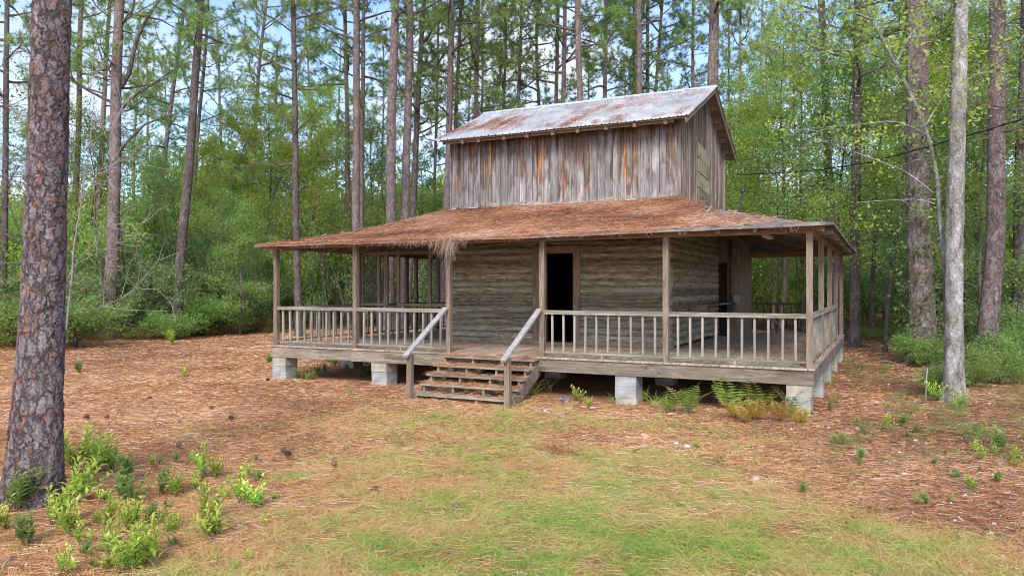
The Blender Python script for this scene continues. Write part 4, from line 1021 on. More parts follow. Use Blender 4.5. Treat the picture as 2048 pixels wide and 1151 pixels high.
# big pine on the right, and the pale tree
def bigtree(x0, x4, ybase, wpx, mat, lab, parts, name='pine_tree', cat='pine tree', n=110, m=420, Hh=20, fl=.35, rough=0):
    loc = G(x0+(x4-x0)*ybase/400., ybase); d = (loc-CAM).dot(FW); xb, ln = lean_of(x0, x4, d)
    return place(name, [('trunk', trunk_mesh(int(x0), Hh, wpx/2*d/F*1.08, mat, n, m, fl, .05, .5, rough))]+parts, loc, 1, 1.0, ln, lab, cat), d
bt, _ = bigtree(1828, 1838, 726, 46, 'bark', 'big straight pine with leafy vine round its foot, right of the porch', [('limbs', PV[3][0]), ('needles', PV[3][1])], rough=.02)
hw_g = hardwood_variant(201, 13, .10, 24, .42, 'leafy', .11, 14, .27)
pale, dp = bigtree(1922, 1914, 800, 33, 'gum', 'pale lichen patched smooth tree standing nearest on the right', [], 'gum_tree', 'tree', n=60, m=260, Hh=15, fl=.42, rough=.012)
# pale curved sapling traced at its own distance
mb = MB(11); dS = dp+.35
def pl(pts, r0, r1, dd=0, n=8):
    P_ = [P3(x, y, dS+dd+.02*k) for k, (x, y) in enumerate(pts)]; out = []
    for k in range(len(P_)-1):
        for s in range(4):
            t_ = s/4; p0, p1, p2, p3 = P_[max(k-1, 0)], P_[k], P_[k+1], P_[min(k+2, len(P_)-1)]
            out.append(.5*((2*p1)+(p2-p0)*t_+(2*p0-5*p1+4*p2-p3)*t_*t_+(3*p1-p0-3*p2+p3)*t_**3))
    out.append(P_[-1]); mb.tube(out, taper(r0, r1, len(out)-1), n); return out
sp0 = G(1893, 795); 
main = pl([(1893, 800), (1894, 600), (1881, 450), (1873, 352), (1850, 254), (1811, 168), (1791, 129), (1744, 39), (1700, -50), (1650, -160)], .05, .022)
brs = [pl([(1850, 268), (1791, 244), (1713, 250), (1595, 260)], .02, .006, -.1, 6), pl([(1865, 385), (1810, 344), (1732, 313), (1666, 289), (1603, 270)], .02, .006, .1, 6), pl([(1869, 408), (1826, 399), (1713, 405)], .015, .005, -.2, 5),
 pl([(1811, 168), (1770, 120), (1690, 100), (1600, 110), (1520, 90)], .022, .006, .3, 6), pl([(1791, 129), (1830, 60), (1900, 10), (1960, -60)], .022, .008, -.3, 6), pl([(1744, 39), (1680, 20), (1590, 25), (1500, -10)], .02, .006, 0, 6), pl([(1850, 254), (1900, 180), (1990, 130), (2060, 60)], .018, .006, -.4, 6), pl([(1700, -50), (1620, -60), (1540, -40), (1440, -60)], .02, .007, .2, 6)]
C_ = []; rg = random.Random(4)
for bi, b_ in enumerate(brs+[main[24:]]):
    for q in b_[3:]:
        dens = 1 if bi in (1, 2) else 4 if bi in (0,) else 6
        for _ in range(dens):
            e_ = q+Vector((rg.gauss(0, .45), rg.gauss(0, .45), rg.gauss(-.05, .3)));
            if rg.random() < .8: mb.tube([q, q.lerp(e_, .5)+Vector((0, 0, .05)), e_], [.006, .004, .003], 3)
            C_.append(tuple(e_))
e = empty('sapling', (sp0.x, sp0.y, 0), 'thin pale curved sapling arching left beside the lichen patched tree', 'tree')
mb.build('trunk', M['gum'], e, True); link('crown', leafcloud(C_, 'crown', 'leafy', .085, 11, .16, 5), e)
# ------------------------------------------------------------------ hardwoods and shrubs
HV = [hw_g, hardwood_variant(202, 11, .08, 22, .30, 'leafy', .11, 15, .30), hardwood_variant(203, 12, .09, 22, .35, 'leafg', .11, 15, .30), hardwood_variant(204, 9, .07, 20, .22, 'leafg', .10, 17, .28), hardwood_variant(205, 15, .12, 26, .3, 'leafy', .11, 14, .30)]
HB = hardwood_variant(206, 12, .10, 26, .25, 'leafb', .07, 5, .2, 'limb', 1.3, .6, 4.6)
HN = hardwood_variant(207, 9, .03, 13, .15, 'leafb', .05, 1, .1, 'twig', 1.6, .15, 3.6)
SV = [shrub_variant(301, 3.4, 1.9, 420, 'leafd', .10, 26, .17), shrub_variant(302, 2.4, 1.6, 360, 'leafg', .10, 26, .16), shrub_variant(303, 4.4, 1.9, 460, 'leafd', .10, 26, .18), shrub_variant(304, 1.5, 1.2, 240, 'leafg', .08, 24, .13), shrub_variant(305, 3.0, 1.7, 380, 'leafy', .10, 22, .18)]
def hw(v, px, d, sc, lab, grp=None, lean=None):
    a, b, _ = v; place('broadleaf_tree', [('trunk', a), ('crown', b)], TR(px, d), sc, vrg.uniform(0, 6.28), lean, lab, 'tree', grp)
def sh(v, px, d, sc, lab, grp=None):
    a, b, _ = SV[v]; place('shrub', [('stem', a), ('foliage', b)], TR(px, d), sc, vrg.uniform(0, 6.28), None, lab, 'shrub', grp)
HWL = [ # variant, px, d, scale, label
 (1, 440, 37, .95, 'yellow green broadleaf tree right of the dark leaning pine'), (0, 530, 41, .95, 'yellow green broadleaf tree behind the tip of the left porch roof'),
 (2, 590, 46, .9, 'green broadleaf tree behind the lone slender pine'), (3, 310, 35, .95, 'small green broadleaf tree left of the dark leaning pine'),
 (1, 660, 39, 1.0, 'yellow green broadleaf tree left of the close pair of pines'), (0, 630, 50, 1.15, 'tall yellow green tree far behind the left porch'),
 (2, 745, 42, .95, 'green broadleaf tree between the close pair and the close trio of pines'), (3, 850, 40, .95, 'small green broadleaf tree just left of the upper room'),
 (2, 190, 40, .9, 'green broadleaf tree between the foreground trunk and the forked pine'), (4, 80, 36, .8, 'green broadleaf tree behind the foreground trunk'),
 (3, 480, 34, .7, 'low green broadleaf tree near the left porch roof tip'), (1, 1500, 36, .95, 'yellow green tree right behind the gable end'),
 (4, 1560, 33, .85, 'tall green tree right of the gable over the porch roof'), (0, 1600, 40, 1.15, 'yellow green tree left of the reddish right hand pine'),
 (2, 1690, 30, .95, 'green tree right of the reddish right hand pine'), (4, 1745, 34, .95, 'tall leafy tree left of the big right hand pine'),
 (1, 1770, 25, .85, 'yellow green tree leaning by the big right hand pine'), (0, 1885, 27, .95, 'yellow green tree behind the pale curved sapling'),
 (4, 1950, 30, .95, 'tall leafy tree behind the lichen patched tree'), (3, 1960, 22, .9, 'small green tree between the lichen patched tree and the brown pine'),
 (2, 2060, 24, .95, 'green tree at the right edge of the picture'), (4, 2120, 28, .95, 'tall leafy tree just beyond the right edge of the picture'),
 (1, 1460, 44, 1.1, 'yellow green tree far behind the gable end'), (2, 1830, 40, 1.1, 'green tree far behind the big right hand pine')]
for v, px, d, sc, lab in HWL: hw(HV[v], px, d, sc, lab, 'broadleaf trees round the clearing')
hw(HB, -150, 15, 1.0, 'brown leaved twiggy tree reaching in at the top left corner')
hw(HB, 1545, 34, .72, 'brown twiggy tree low behind the gable end and porch roof')
hw(HN, 120, 21, .85, 'bare grey twiggy sapling behind the foreground trunk', None, (Vector((0, 0, 1))+RT*.30).normalized())
hw(HB, 2190, 15, .95, 'brown leaved twiggy tree reaching in at the right edge')
SH = [(1, 60, 27, 1.0, 'green bush at the far left behind the foreground trunk'), (1, 150, 27, 1.0, 'bright green bush at the clearing edge just right of the foreground trunk'), (0, 200, 31, .9, 'dark evergreen bush left of the forked pine foot'),
 (2, 270, 33, .9, 'dark evergreen bush between the forked and dark pines'), (0, 330, 33, .95, 'dark evergreen bush left of the dark pine foot'), (1, 400, 34, 1.0, 'green bush right of the dark pine foot'),
 (2, 450, 36, .9, 'tall dark evergreen bush at the clearing edge'), (0, 505, 38, .95, 'dark evergreen bush just left of the porch corner'), (3, 340, 31, .8, 'small green bush at the clearing edge'), (3, 470, 35, .9, 'small green bush below the tall dark evergreen'),
 (0, 1745, 46, .9, 'dark bush at the end of the gap right of the cabin'), (3, 1868, 15.0, .4, 'small bright bush left of the pale tree foot'), (3, 1842, 20.4, .6, 'leafy vine bush around the big right pine foot'), (2, 1965, 23, .8, 'dark glossy bush right of the pale tree'),
 (2, 2010, 27, .8, 'tall dark bush at the right edge'), (1, 2060, 19, .6, 'green bush lowest at the right edge'), (3, 1950, 16, .4, 'small green bush right of the pale tree foot'), (2, 1900, 27, .9, 'dark bush behind the pale tree'), (3, 1990, 16.5, .6, 'small leafy bush near the right edge')]
for v, px, d, sc, lab in SH: sh(v, px, d, sc, lab, 'bushes round the clearing')
# vine clinging to the big right pine
rg = random.Random(8); C_ = []
for k in range(240):
    z = rg.random()**1.3*7.5; a = rg.uniform(0, 6.28); r = .33+abs(rg.gauss(0, .16)); C_.append((math.cos(a)*r, math.sin(a)*r, z+.2))
o = bpy.data.objects.new('vine', leafcloud(C_, 'vine', 'leafd', .10, 16, .12, 8)); col.objects.link(o); o.parent = bt
# thicket: uncountable mass of understorey, tiled from shrub clouds
def thicket(name, mat, items, seed, lab, s=.11, per=16, n=230):
    base = [leafcloud(shrub_pts(seed+q, 1., .55, n), '', mat, s/3.2, per, .055, seed+q, True) for q in range(4)]
    VV = []; FF = []; RR_ = []; off = 0; rs = np.random.RandomState(seed)
    for (p, h_, wd) in items:
        V, Fq, rr = base[rs.randint(4)]; a = rs.rand()*6.28; c, s_ = math.cos(a), math.sin(a)
        Q = V.copy(); x = Q[:, 0]*c-Q[:, 1]*s_; y = Q[:, 0]*s_+Q[:, 1]*c
        Q = np.stack([x*wd+p.x, y*wd+p.y, Q[:, 2]*h_], 1); VV.append(Q); FF.append(Fq+off); RR_.append(np.clip(rr*.8+rs.rand()*.25, 0, 1)); off += len(V)
    tag(link(name, npmesh(name, np.concatenate(VV), np.concatenate(FF), M[mat], np.concatenate(RR_))), lab, 'undergrowth', kind='stuff')
rs = np.random.RandomState(21)
def edge_d(px):
    return float(np.interp(px, [-300, 0, 200, 400, 540, 900, 1440, 1650, 1720, 1790, 1850, 1950, 2100, 2500], [22, 29, 31, 35, 38, 38, 37, 36, 47, 38, 31, 27, 24, 19]))
A_, B_, C2, D_ = [], [], [], []
for k in range(370):
    px = rs.uniform(-450, 2550); e0 = edge_d(px); d = e0+1.5+rs.rand()**1.4*24; h_ = rs.uniform(2.0, 6.2)*(1+(d-e0)/55); it = (TR(px, d), h_, rs.uniform(2.2, 4.2)); [A_, B_, A_, C2][rs.randint(4)].append(it)
thicket('dark_thicket', 'leafd', A_, 400, 'dark evergreen thicket closing the clearing all round')
thicket('green_thicket', 'leafg', B_, 410, 'green leafy thicket closing the clearing all round')
thicket('yellow_green_thicket', 'leafy', C2, 420, 'yellow green leafy thicket closing the clearing all round')
for k in range(330):
    px = rs.uniform(-500, 2600); d = rs.uniform(60, 110); D_.append((TR(px, d), rs.uniform(6, 13.5), rs.uniform(6, 10)))
thicket('distant_woods', 'leafy', D_[::2], 430, 'far off yellow green woods behind the trees', .15, 14, 260); thicket('distant_woods', 'leafg', D_[1::2], 440, 'far off green woods behind the trees', .15, 14, 260)
low = []
for k in range(200):
    px = rs.choice([rs.uniform(-200, 560), rs.uniform(1680, 2300), rs.uniform(1700, 2200)]); e0 = edge_d(px); d = e0-rs.rand()*2.2*(1 if px < 900 else 1.8); low.append((TR(px, d), rs.uniform(.25, .8), rs.uniform(.7, 1.4)))
for k in range(110):
    px = rs.uniform(1640, 2120); d = rs.uniform(8.5, 22); low.append((TR(px, d), rs.uniform(.08, .30), rs.uniform(.2, .6)))
for k in range(26): low.append((TR(rs.uniform(1700, 1800), rs.uniform(30, 40)), rs.uniform(.3, .6), 1.3))
dry = []
for k in range(230):
    px = rs.choice([rs.uniform(-250, 580), rs.uniform(1690, 2300), rs.uniform(-100, 560)]); e0 = edge_d(px); d = e0+.8-rs.rand()**1.5*3.2; dry.append((TR(px, d), rs.uniform(.2, .75), rs.uniform(.6, 1.6)))
thicket('dry_undergrowth', 'leafb', dry, 460, 'brown dry leaves and sprigs along the foot of the thicket', .13, 6, 60)
mb = MB(99); rg = random.Random(12)
for k in range(420):
    px = rg.uniform(-300, 2350); e0 = edge_d(px); d = e0+rg.random()**1.5*16-.4; hh = rg.uniform(2, 8.5); p = path(TR(px, d), (rg.gauss(0, .16), rg.gauss(0, .16), 1), hh, 7, rg, .10, .03); r = .008+hh*rg.uniform(.003, .007)
    mb.tube(p, taper(r, r*.35, 7), 5)
    for q in range(int(hh)): j = rg.randrange(2, 7); sp = path(p[j], rot_dir((p[j]-p[j-1]).normalized(), rg.uniform(.5, 1.1), rg), rg.uniform(.5, 1.8), 4, rg, .22, .02); mb.tube(sp, taper(r*.4, .004, 4), 3)
tag(mb.build('thicket_stems', M['limb']), 'thin bare stems and saplings standing through the thicket', 'undergrowth', kind='stuff')
thicket('low_undergrowth', 'leafg', low, 450, 'low green seedlings creeping out from the thicket edge', .16, 8, 60)
# ------------------------------------------------------------------ small plants
def plant_variant(seed, H_, ns, nl, ls, lw, mat, spread=.6):
    rg = random.Random(seed); sm = MB(seed); Vv = []; Fq = []; rr = []
    for s in range(ns):
        a = rg.uniform(0, 6.28); h = H_*rg.uniform(.5, 1.05); p = path((rg.gauss(0, .03), rg.gauss(0, .03), -.01), az(a, rg.uniform(1.5-spread, 1.5)), h, 6, rg, .10, .06); sm.tube(p, taper(.005, .002, 6), 4)
        for k in range(nl):
            f = .25+.75*(k+.5)/nl; i_ = min(5, int(f*6)); q = p[i_].lerp(p[i_+1], f*6-i_); ax = (p[i_+1]-p[i_]).normalized(); ang = k*2.4+rg.uniform(-.4, .4)
            sd = az(ang, rg.uniform(.15, .9)); sd = (sd+ax*.35).normalized(); L = ls*rg.uniform(.6, 1.15)*(1.1-.35*f); wv = sd.cross(Vector((0, 0, 1))).normalized()*(L*lw*.5); up = wv.cross(sd).normalized()
            if up.z < 0: up = -up
            b0 = len(Vv); m = q+sd*L*.5; tip = q+sd*L-up*L*.14; r = min(1, max(0, rg.gauss(.25+.5*f, .16)))
            Vv += [tuple(q), tuple(m+wv+up*L*.10), tuple(m), tuple(m-wv+up*L*.10), tuple(tip)]
            Fq += [(b0, b0+1, b0+2), (b0, b0+2, b0+3), (b0+2, b0+1, b0+4), (b0+2, b0+4, b0+3)]; rr += [r]*4
    return sm.mesh('stems', M['stem']), npmesh('leaves', Vv, Fq, M[mat], rr)
LV = [plant_variant(601, .42, 9, 16, .11, .42, 'leafn'), plant_variant(602, .50, 9, 16, .125, .40, 'leafn'), plant_variant(603, .34, 9, 14, .085, .42, 'leafn', .8), plant_variant(604, .38, 6, 13, .095, .45, 'leafn'), plant_variant(605, .36, 9, 14, .09, .40, 'leafg', .7), plant_variant(606, .40, 9, 14, .11, .38, 'leafg', .6)]
PL = [(152, 948, 1, 1.35, 'tallest yellow green sapling, hard against the right side of the big trunk'), (186, 940, 0, 1.2, 'yellow green sapling second from the big trunk'), (222, 938, 0, 1.0, 'bright sapling where the dark thin stick rises'),
 (262, 962, 5, 1.0, 'dull green sapling right of the stick'), (252, 1000, 5, .9, 'dark green low sapling right of the big trunk foot'), (268, 1004, 4, .9, 'dense dull green sapling beside the dark low one'), (326, 985, 4, 1.15, 'greyish green bushy sapling in the middle of the patch'),
 (352, 990, 2, .9, 'small yellow tipped sapling by the greyish bushy one'), (408, 958, 3, 1.1, 'thin pale sapling standing alone above the patch'), (434, 955, 2, .95, 'yellow green sapling right of the thin pale one'), (498, 952, 3, .6, 'tiny pale sapling farthest right in the upper row'),
 (22, 1020, 5, 1.15, 'green sapling left of the big trunk foot at the picture edge'), (44, 1000, 2, 1.0, 'light green sapling in front of the big trunk foot'), (148, 1005, 1, .95, 'fresh green sapling touching the right of the trunk foot'), (112, 1052, 1, 1.0, 'large bright green sapling in front of the trunk'),
 (66, 1090, 5, 1.0, 'dark leafy sapling lowest left of the big bright one'), (150, 1075, 0, .8, 'bright sapling low between the trunk and the patch'), (168, 1095, 3, .7, 'thin sapling at the lower left below the bright one'), (212, 1050, 3, 1.0, 'pale upright sapling left of the needle gap'),
 (256, 1062, 2, 1.0, 'yellow green cluster in the lower middle of the patch'), (300, 1050, 4, .7, 'small grey green sapling in the lower middle'), (352, 1056, 2, .55, 'tiny yellow sapling on bare needles'), (415, 1050, 2, 1.25, 'wide yellow green sapling on the right of the patch'), (428, 1078, 0, .7, 'bright low sapling under the wide yellow one'),
 (486, 1010, 3, 1.0, 'thin sapling at the right end of the patch'), (520, 1018, 2, .95, 'last yellow green sapling at the right end of the patch'), (232, 1120, 3, 1.1, 'upright sapling near the bottom edge'), (300, 1135, 2, 1.2, 'yellow green sapling near the bottom edge'), (246, 1145, 0, .8, 'bright sapling cut by the bottom edge'), (6, 1062, 2, .9, 'light sapling cut by the left edge'), (130, 1148, 3, .7, 'thin sapling at the bottom left'),
 (1392, 892, 2, .42, 'small round yellow weed beside the pale stones'), (1768, 862, 3, .7, 'thin green weed on the leafy ground right of the cabin'), (1500, 892, 3, .35, 'tiny weed on the needles right of the yellow weed'), (2000, 905, 5, .9, 'leafy weed near the right edge'), (1942, 905, 3, .6, 'thin weed left of the leafy one near the right edge'), (1870, 800, 1, .8, 'bright weed at the left of the pale tree foot'), (1925, 815, 1, .75, 'pale weed in front of the pale tree foot'), (2020, 930, 3, .7, 'yellowing weed lowest near the right edge'), (1950, 985, 3, .6, 'small weed on the right hand leaf litter'),
 (345, 690, 1, 1.3, 'bright weed at the back left of the clearing'), (160, 745, 5, .9, 'low weed right of the big trunk at the back'), (368, 752, 3, .8, 'thin weed on the orange needles at the back left'), (535, 725, 5, 1.1, 'yellowing bush against the left corner pier'), (700, 790, 3, .5, 'tiny weed in front of the left piers'), (1178, 812, 2, .7, 'weed beside the crumpled wrapper'), (1150, 800, 1, .6, 'small weed under the porch edge by the wrapper'), (1290, 800, 2, .8, 'light weed by the middle pier'), (1845, 735, 5, 1.2, 'green plant at the foot of the vine hung pine')]
for (px, py, v, s, lab) in PL:
    a, b = LV[v]; p = G(px, py); p.z = float(hgt(np.array([p.x]), np.array([p.y]))[0])
    place('sapling', [('stems', a), ('leaves', b)], p, s*vrg.uniform(.85, 1.1), vrg.uniform(0, 6.28), Vector((vrg.gauss(0, .16), vrg.gauss(0, .16), 1)).normalized(), lab, 'plant', 'small plants on the clearing floor')
for k in range(34):
    px = vrg.uniform(110, 560); py = vrg.uniform(905, 1148); a, b = LV[vrg.choice((2, 3, 0, 4))]; p = G(px, py)
    place('sprig', [('stems', a), ('leaves', b)], p, vrg.uniform(.25, .5), vrg.uniform(0, 6), Vector((vrg.gauss(0, .2), vrg.gauss(0, .2), 1)).normalized(), 'tiny sprig scattered among the larger saplings at lower left', 'plant', 'tiny sprigs at lower left')
for k in range(30):
    px = vrg.uniform(1560, 2040); py = vrg.uniform(800, 1010); a, b = LV[vrg.choice((2, 3, 4, 5))]; p = G(px, py)
    place('sprig', [('stems', a), ('leaves', b)], p, vrg.uniform(.25, .55), vrg.uniform(0, 6), Vector((vrg.gauss(0, .2), vrg.gauss(0, .2), 1)).normalized(), 'tiny sprig on the leafy ground right of the cabin', 'plant', 'tiny sprigs right of the cabin')
# weeds growing below the porch on the left
for k in range(16):
    p = G(600+k*9+vrg.uniform(-8, 8), vrg.uniform(722, 762)); a, b = LV[vrg.choice((2, 4, 5))]
    place('weed', [('stems', a), ('leaves', b)], p, vrg.uniform(.5, .9), vrg.uniform(0, 6), None, 'low weed in the shade under the left end of the porch', 'plant', 'weeds under the porch')
# ferns
def fern_variant(seed, mat, nf=9, L=.62):
    rg = random.Random(seed); sm = MB(seed); Vv = []; Fq = []; rr = []
    for f in range(nf):
        a = f*6.283/nf+rg.uniform(-.3, .3); e = rg.uniform(.95, 1.45); Lf = L*rg.uniform(.8, 1.25); n = 13; pts = [Vector((0, 0, 0))]; 
        for k in range(n): pts.append(pts[-1]+az(a, e-(k/n)**1.6*1.2)*(Lf/n))
        sm.tube(pts, taper(.004, .0015, n), 3); br = rg.random()
        for k in range(2, n+1):
            t_ = k/n; pl_ = Lf*.26*math.sin(min(1, t_*1.15+.05)*math.pi)**.7+.012; d = (pts[k]-pts[k-1]).normalized(); sd = d.cross(Vector((0, 0, 1))).normalized()
            for sg in (-1, 1):
                for hlf in (0,):
                    o_ = pts[k]-d*(Lf/n*hlf); dr = (sd*sg+d*.35-Vector((0, 0, .18))).normalized(); b0 = len(Vv); w_ = d*(Lf/n*.30)
                    Vv += [tuple(o_), tuple(o_+dr*pl_*.45+w_), tuple(o_+dr*pl_), tuple(o_+dr*pl_*.45-w_)]; Fq.append((b0, b0+1, b0+2, b0+3)); rr.append(min(1, max(0, br*.6+rg.random()*.4)))
    return sm.mesh('stalks', M['stem']), npmesh('fronds', Vv, Fq, M[mat], rr)
FV = [fern_variant(1, 'fern'), fern_variant(2, 'ferny', 10, .5), fern_variant(3, 'fern', 8, .75)]
FL = [(1378, 804, 0, .95, 'green fern leftmost by the right end of the porch'), (1455, 798, 2, .9, 'tall green fern with raised fronds under the porch'), (1515, 800, 2, .85, 'upright yellow green fern in the middle of the row'), (1585, 806, 0, .85, 'yellow green fern against the corner pier'),
 (1470, 815, 1, .95, 'orange fading fern at the front left of the fern bed'), (1515, 818, 1, .95, 'orange fading fern in the front middle of the fern bed'), (1560, 822, 1, .95, 'brown fading fern in front of the corner pier'), (1600, 826, 1, .8, 'brown fern right below the corner pier'), (1340, 800, 0, .6, 'small green fern nearest the middle pier'), (1490, 823, 1, .75, 'low brown fern at the front of the fern bed')]
for (px, py, v, s, lab) in FL: a, b = FV[v]; place('fern', [('stalks', a), ('fronds', b)], G(px, py+22), s, vrg.uniform(0, 6.28), None, lab, 'fern', 'ferns along the porch')
# long grass tufts by the steps and piers
def tuft(px, py, n, L, lab, green=.25):
    p = G(px, py); bs = np.array([p[:]])+rng.randn(n, 3)*np.array([.06, .06, 0]); bs[:, 2] = 0; an = rng.rand(n)*6.28; ti = .1+.5*rng.rand(n); dv = np.stack([np.cos(an)*np.sin(ti), np.sin(an)*np.sin(ti), np.cos(ti)], 1); ll = L*(.5+.6*rng.rand(n))
    bd = np.stack([np.cos(an)*ll*.45, np.sin(an)*ll*.45, -ll*.35], 1); e = empty('grass_tuft', p, lab, 'grass', 'tall grass tufts by the porch')
    link('blades', strands(bs, dv, ll, np.full(n, .008), bd, np.clip(green+rng.randn(n)*.2, 0, 1), 'blades', M['grass'], 4), e)
for a in ((1066, 790, 30, .62, 'tall arching grass tuft right beside the steps'), (1095, 782, 18, .55, 'second grass tuft right of the steps'), (1225, 806, 16, .35, 'short grass tuft left of the middle pier'), (1312, 812, 30, .45, 'seeding grass tuft right of the middle pier'), (1020, 812, 26, .25, 'short grass round the right newel post'), (985, 800, 14, .3, 'grass poking through the lowest tread'), (860, 838, 60, .22, 'green grass clump in front of the steps'), (775, 770, 18, .3, 'thin grass by the second pier'), (1330, 820, 30, .35, 'leaning grass before the ferns')): tuft(*a)
# ------------------------------------------------------------------ small things
def cone_mesh(seed):
    rg = random.Random(seed); mb = MB(seed); 
    for k in range(11):
        z = -.055+k*.011; r = .036*math.sin((k+1.2)/12.5*math.pi)+.006
        for j in range(9):
            a = 6.283*j/9+k*.35; d = Vector((math.cos(a), math.sin(a), .5)); s = Vector((-math.sin(a), math.cos(a), 0))*.008
            b = Vector((0, 0, z)); mb.poly([b, b+d*r-s, b+d*r*1.12, b+d*r+s])
    mb.tube([Vector((0, 0, -.06)), Vector((0, 0, .06))], [.012, .006], 6)
    me = mb.mesh('pine_cone', M['cone']); me.transform(Matrix.Rotation(R(82), 4, 'X') @ Matrix.Translation((0, 0, 0))); return me
cm = cone_mesh(1)
for (px, py, lab) in ((298, 798, 'open pine cone lying highest in the left clearing'), (172, 838, 'pine cone right of the big trunk'), (212, 836, 'pine cone second right of the big trunk'), (423, 818, 'small dark pine cone in the middle of the left clearing'), (668, 932, 'pine cone in the grass below the steps'), (748, 984, 'brown pine cone in the left middle of the grass'), (358, 894, 'pine cone above the sapling patch'), (535, 762, 'pine cone at the foot of the left corner pier'), (575, 912, 'pine cone by the orange straw left of centre'), (463, 838, 'pine cone on bare needles left of centre'), (570, 905, 'darker pine cone beside another left of centre'), (912, 1018, 'pine cone in the grass near the bottom middle')):
    p = G(px, py); o = bpy.data.objects.new('pine_cone', cm); col.objects.link(o); o.location = (p.x, p.y, .03); o.rotation_euler = (0, 0, vrg.uniform(0, 6)); o.scale = (.8,)*3; tag(o, lab, 'pine cone', 'fallen pine cones')
def stone(px, py, s, lab, mat='stone', nm='stone', cat='stone', fl=.55, rgh=.35, seed=1):
    bm = MB(seed); n, m = 14, 9; p = G(px, py)
    for k in range(m+1):
        for j in range(n):
            th = math.pi*k/m; ph = 6.283*j/n; v = Vector((math.sin(th)*math.cos(ph), math.sin(th)*math.sin(ph)*.8, math.cos(th)*fl)); v *= 1+rgh*mnoise.noise(v*2.1+Vector((seed*3, 0, 0)))*1.5; bm.v.append(tuple(v*s))
    for k in range(m):
        for j in range(n): a = k*n+j; b = k*n+(j+1) % n; bm.f.append((a, b, b+n, a+n)); bm.r.append(.5)
    o = bpy.data.objects.new(nm, bm.mesh(nm, M[mat])); col.objects.link(o); o.location = (p.x, p.y, s*fl*.45); tag(o, lab, cat)
stone(1512, 960, .05, 'flat cream stone alone on the needles right of centre', seed=2); stone(1374, 894, .05, 'rounded grey white stone beside the yellow weed', seed=3); stone(1352, 888, .04, 'small pale stone left of the grey white one', seed=5)
stone(1458, 940, .045, 'flat pale stone up left of the cream one', fl=.25, seed=8); stone(998, 1090, .02, 'little white pebble in the grass near the bottom middle', seed=9)
stone(1130, 803, .075, 'crumpled shiny blue and white wrapper on the grass by the porch', 'foil', 'crumpled_wrapper', 'litter', .7, .9, 11); stone(1185, 815, .06, 'flat white scrap of paper on the ground by the porch', 'stone', 'paper_scrap', 'litter', .15, .8, 12)
p = P3(1607, 718, 12.95); mb = MB(90); mb.box(-.05, .05, -.03, .03, 0, .03); mb.box(-.02, .07, -.055, -.01, .031, .045); mb.jitter(.02, 14)
o = mb.build('red_scrap', M['red']); o.location = (onY(1604, .55), .55, DZ+.004); tag(o, 'small red plastic scrap lying on the porch floor near the right corner post', 'litter')
def stick(pts, r, lab, nm='stick', mat='twig', cat='stick'):
    mb = MB(len(lab)); mb.tube([Vector(q) for q in pts], taper(r, r*.4, len(pts)-1), 6, cap=True); tag(mb.build(nm, M[mat], smooth=True), lab, cat)
q = G(178, 905); stick([q, P3(200, 868, q.to_2d().length and (q-CAM).dot(FW)), P3(228, 836, (q-CAM).dot(FW)), P3(249, 806, (q-CAM).dot(FW))], .006, 'thin dark stick leaning out of the sapling patch', mat='limb')
q = G(1852, 798); dd = (q-CAM).dot(FW); stick([q, P3(1852, 765, dd), P3(1855, 735, dd)], .022, 'short upright broken stake left of the pale tree')
q = G(1800, 745); dd = (q-CAM).dot(FW); stick([P3(1745, 724, dd), P3(1775, 722, dd), P3(1810, 732, dd), P3(1842, 748, dd-.3)], .012, 'arching grey fallen branch right of the cabin')
q = G(1960, 735); dd = (q-CAM).dot(FW); stick([P3(1950, 735, dd), P3(2000, 706, dd), P3(2046, 684, dd)], .016, 'long pale stick leaning up to the right edge')
for a, b, lab in (((240, 1080), (214, 1045), 'grey twig on the needles among the saplings'), ((430, 1035), (490, 1050), 'brown twig lying at the right of the sapling patch'), ((1905, 1105), (1938, 1106), 'short dead stick on the leaf litter at lower right'), ((1995, 1070), (2012, 1076), 'pale chip of wood on the leaf litter at lower right'), ((4, 1140), (24, 1112), 'dark dead stick at the lower left corner')):
    p = G(*a); q = G(*b); p.z = q.z = .02; m_ = p.lerp(q, .5)+Vector((0, .02, .015)); stick([p, m_, q], .008, lab)
# red-brown fallen straw clump
n = 420; t_ = rng.rand(n)**1.6; a0 = G(1095, 900); a1 = G(1160, 915); bs = np.array(a0)[None]*(1-t_[:, None])+np.array(a1)[None]*t_[:, None]+rng.randn(n, 3)*np.array([.09, .09, 0]); bs[:, 2] = .005+rng.rand(n)*.02*(1+(t_ < .15)*3)
an = rng.rand(n)*6.28; el = rng.rand(n)*.9; dv = np.stack([np.cos(an)*np.cos(el), np.sin(an)*np.cos(el), np.sin(el)], 1)
e = empty('straw_clump', a0, 'dark red brown tuft of dead pine needles in the grass below the porch', 'straw clump'); link('needles', strands(bs, dv, .06+.10*rng.rand(n), np.full(n, .005), np.zeros((n, 3)), np.clip(.12+rng.randn(n)*.12, 0, 1), 'needles', M['straw']), e)
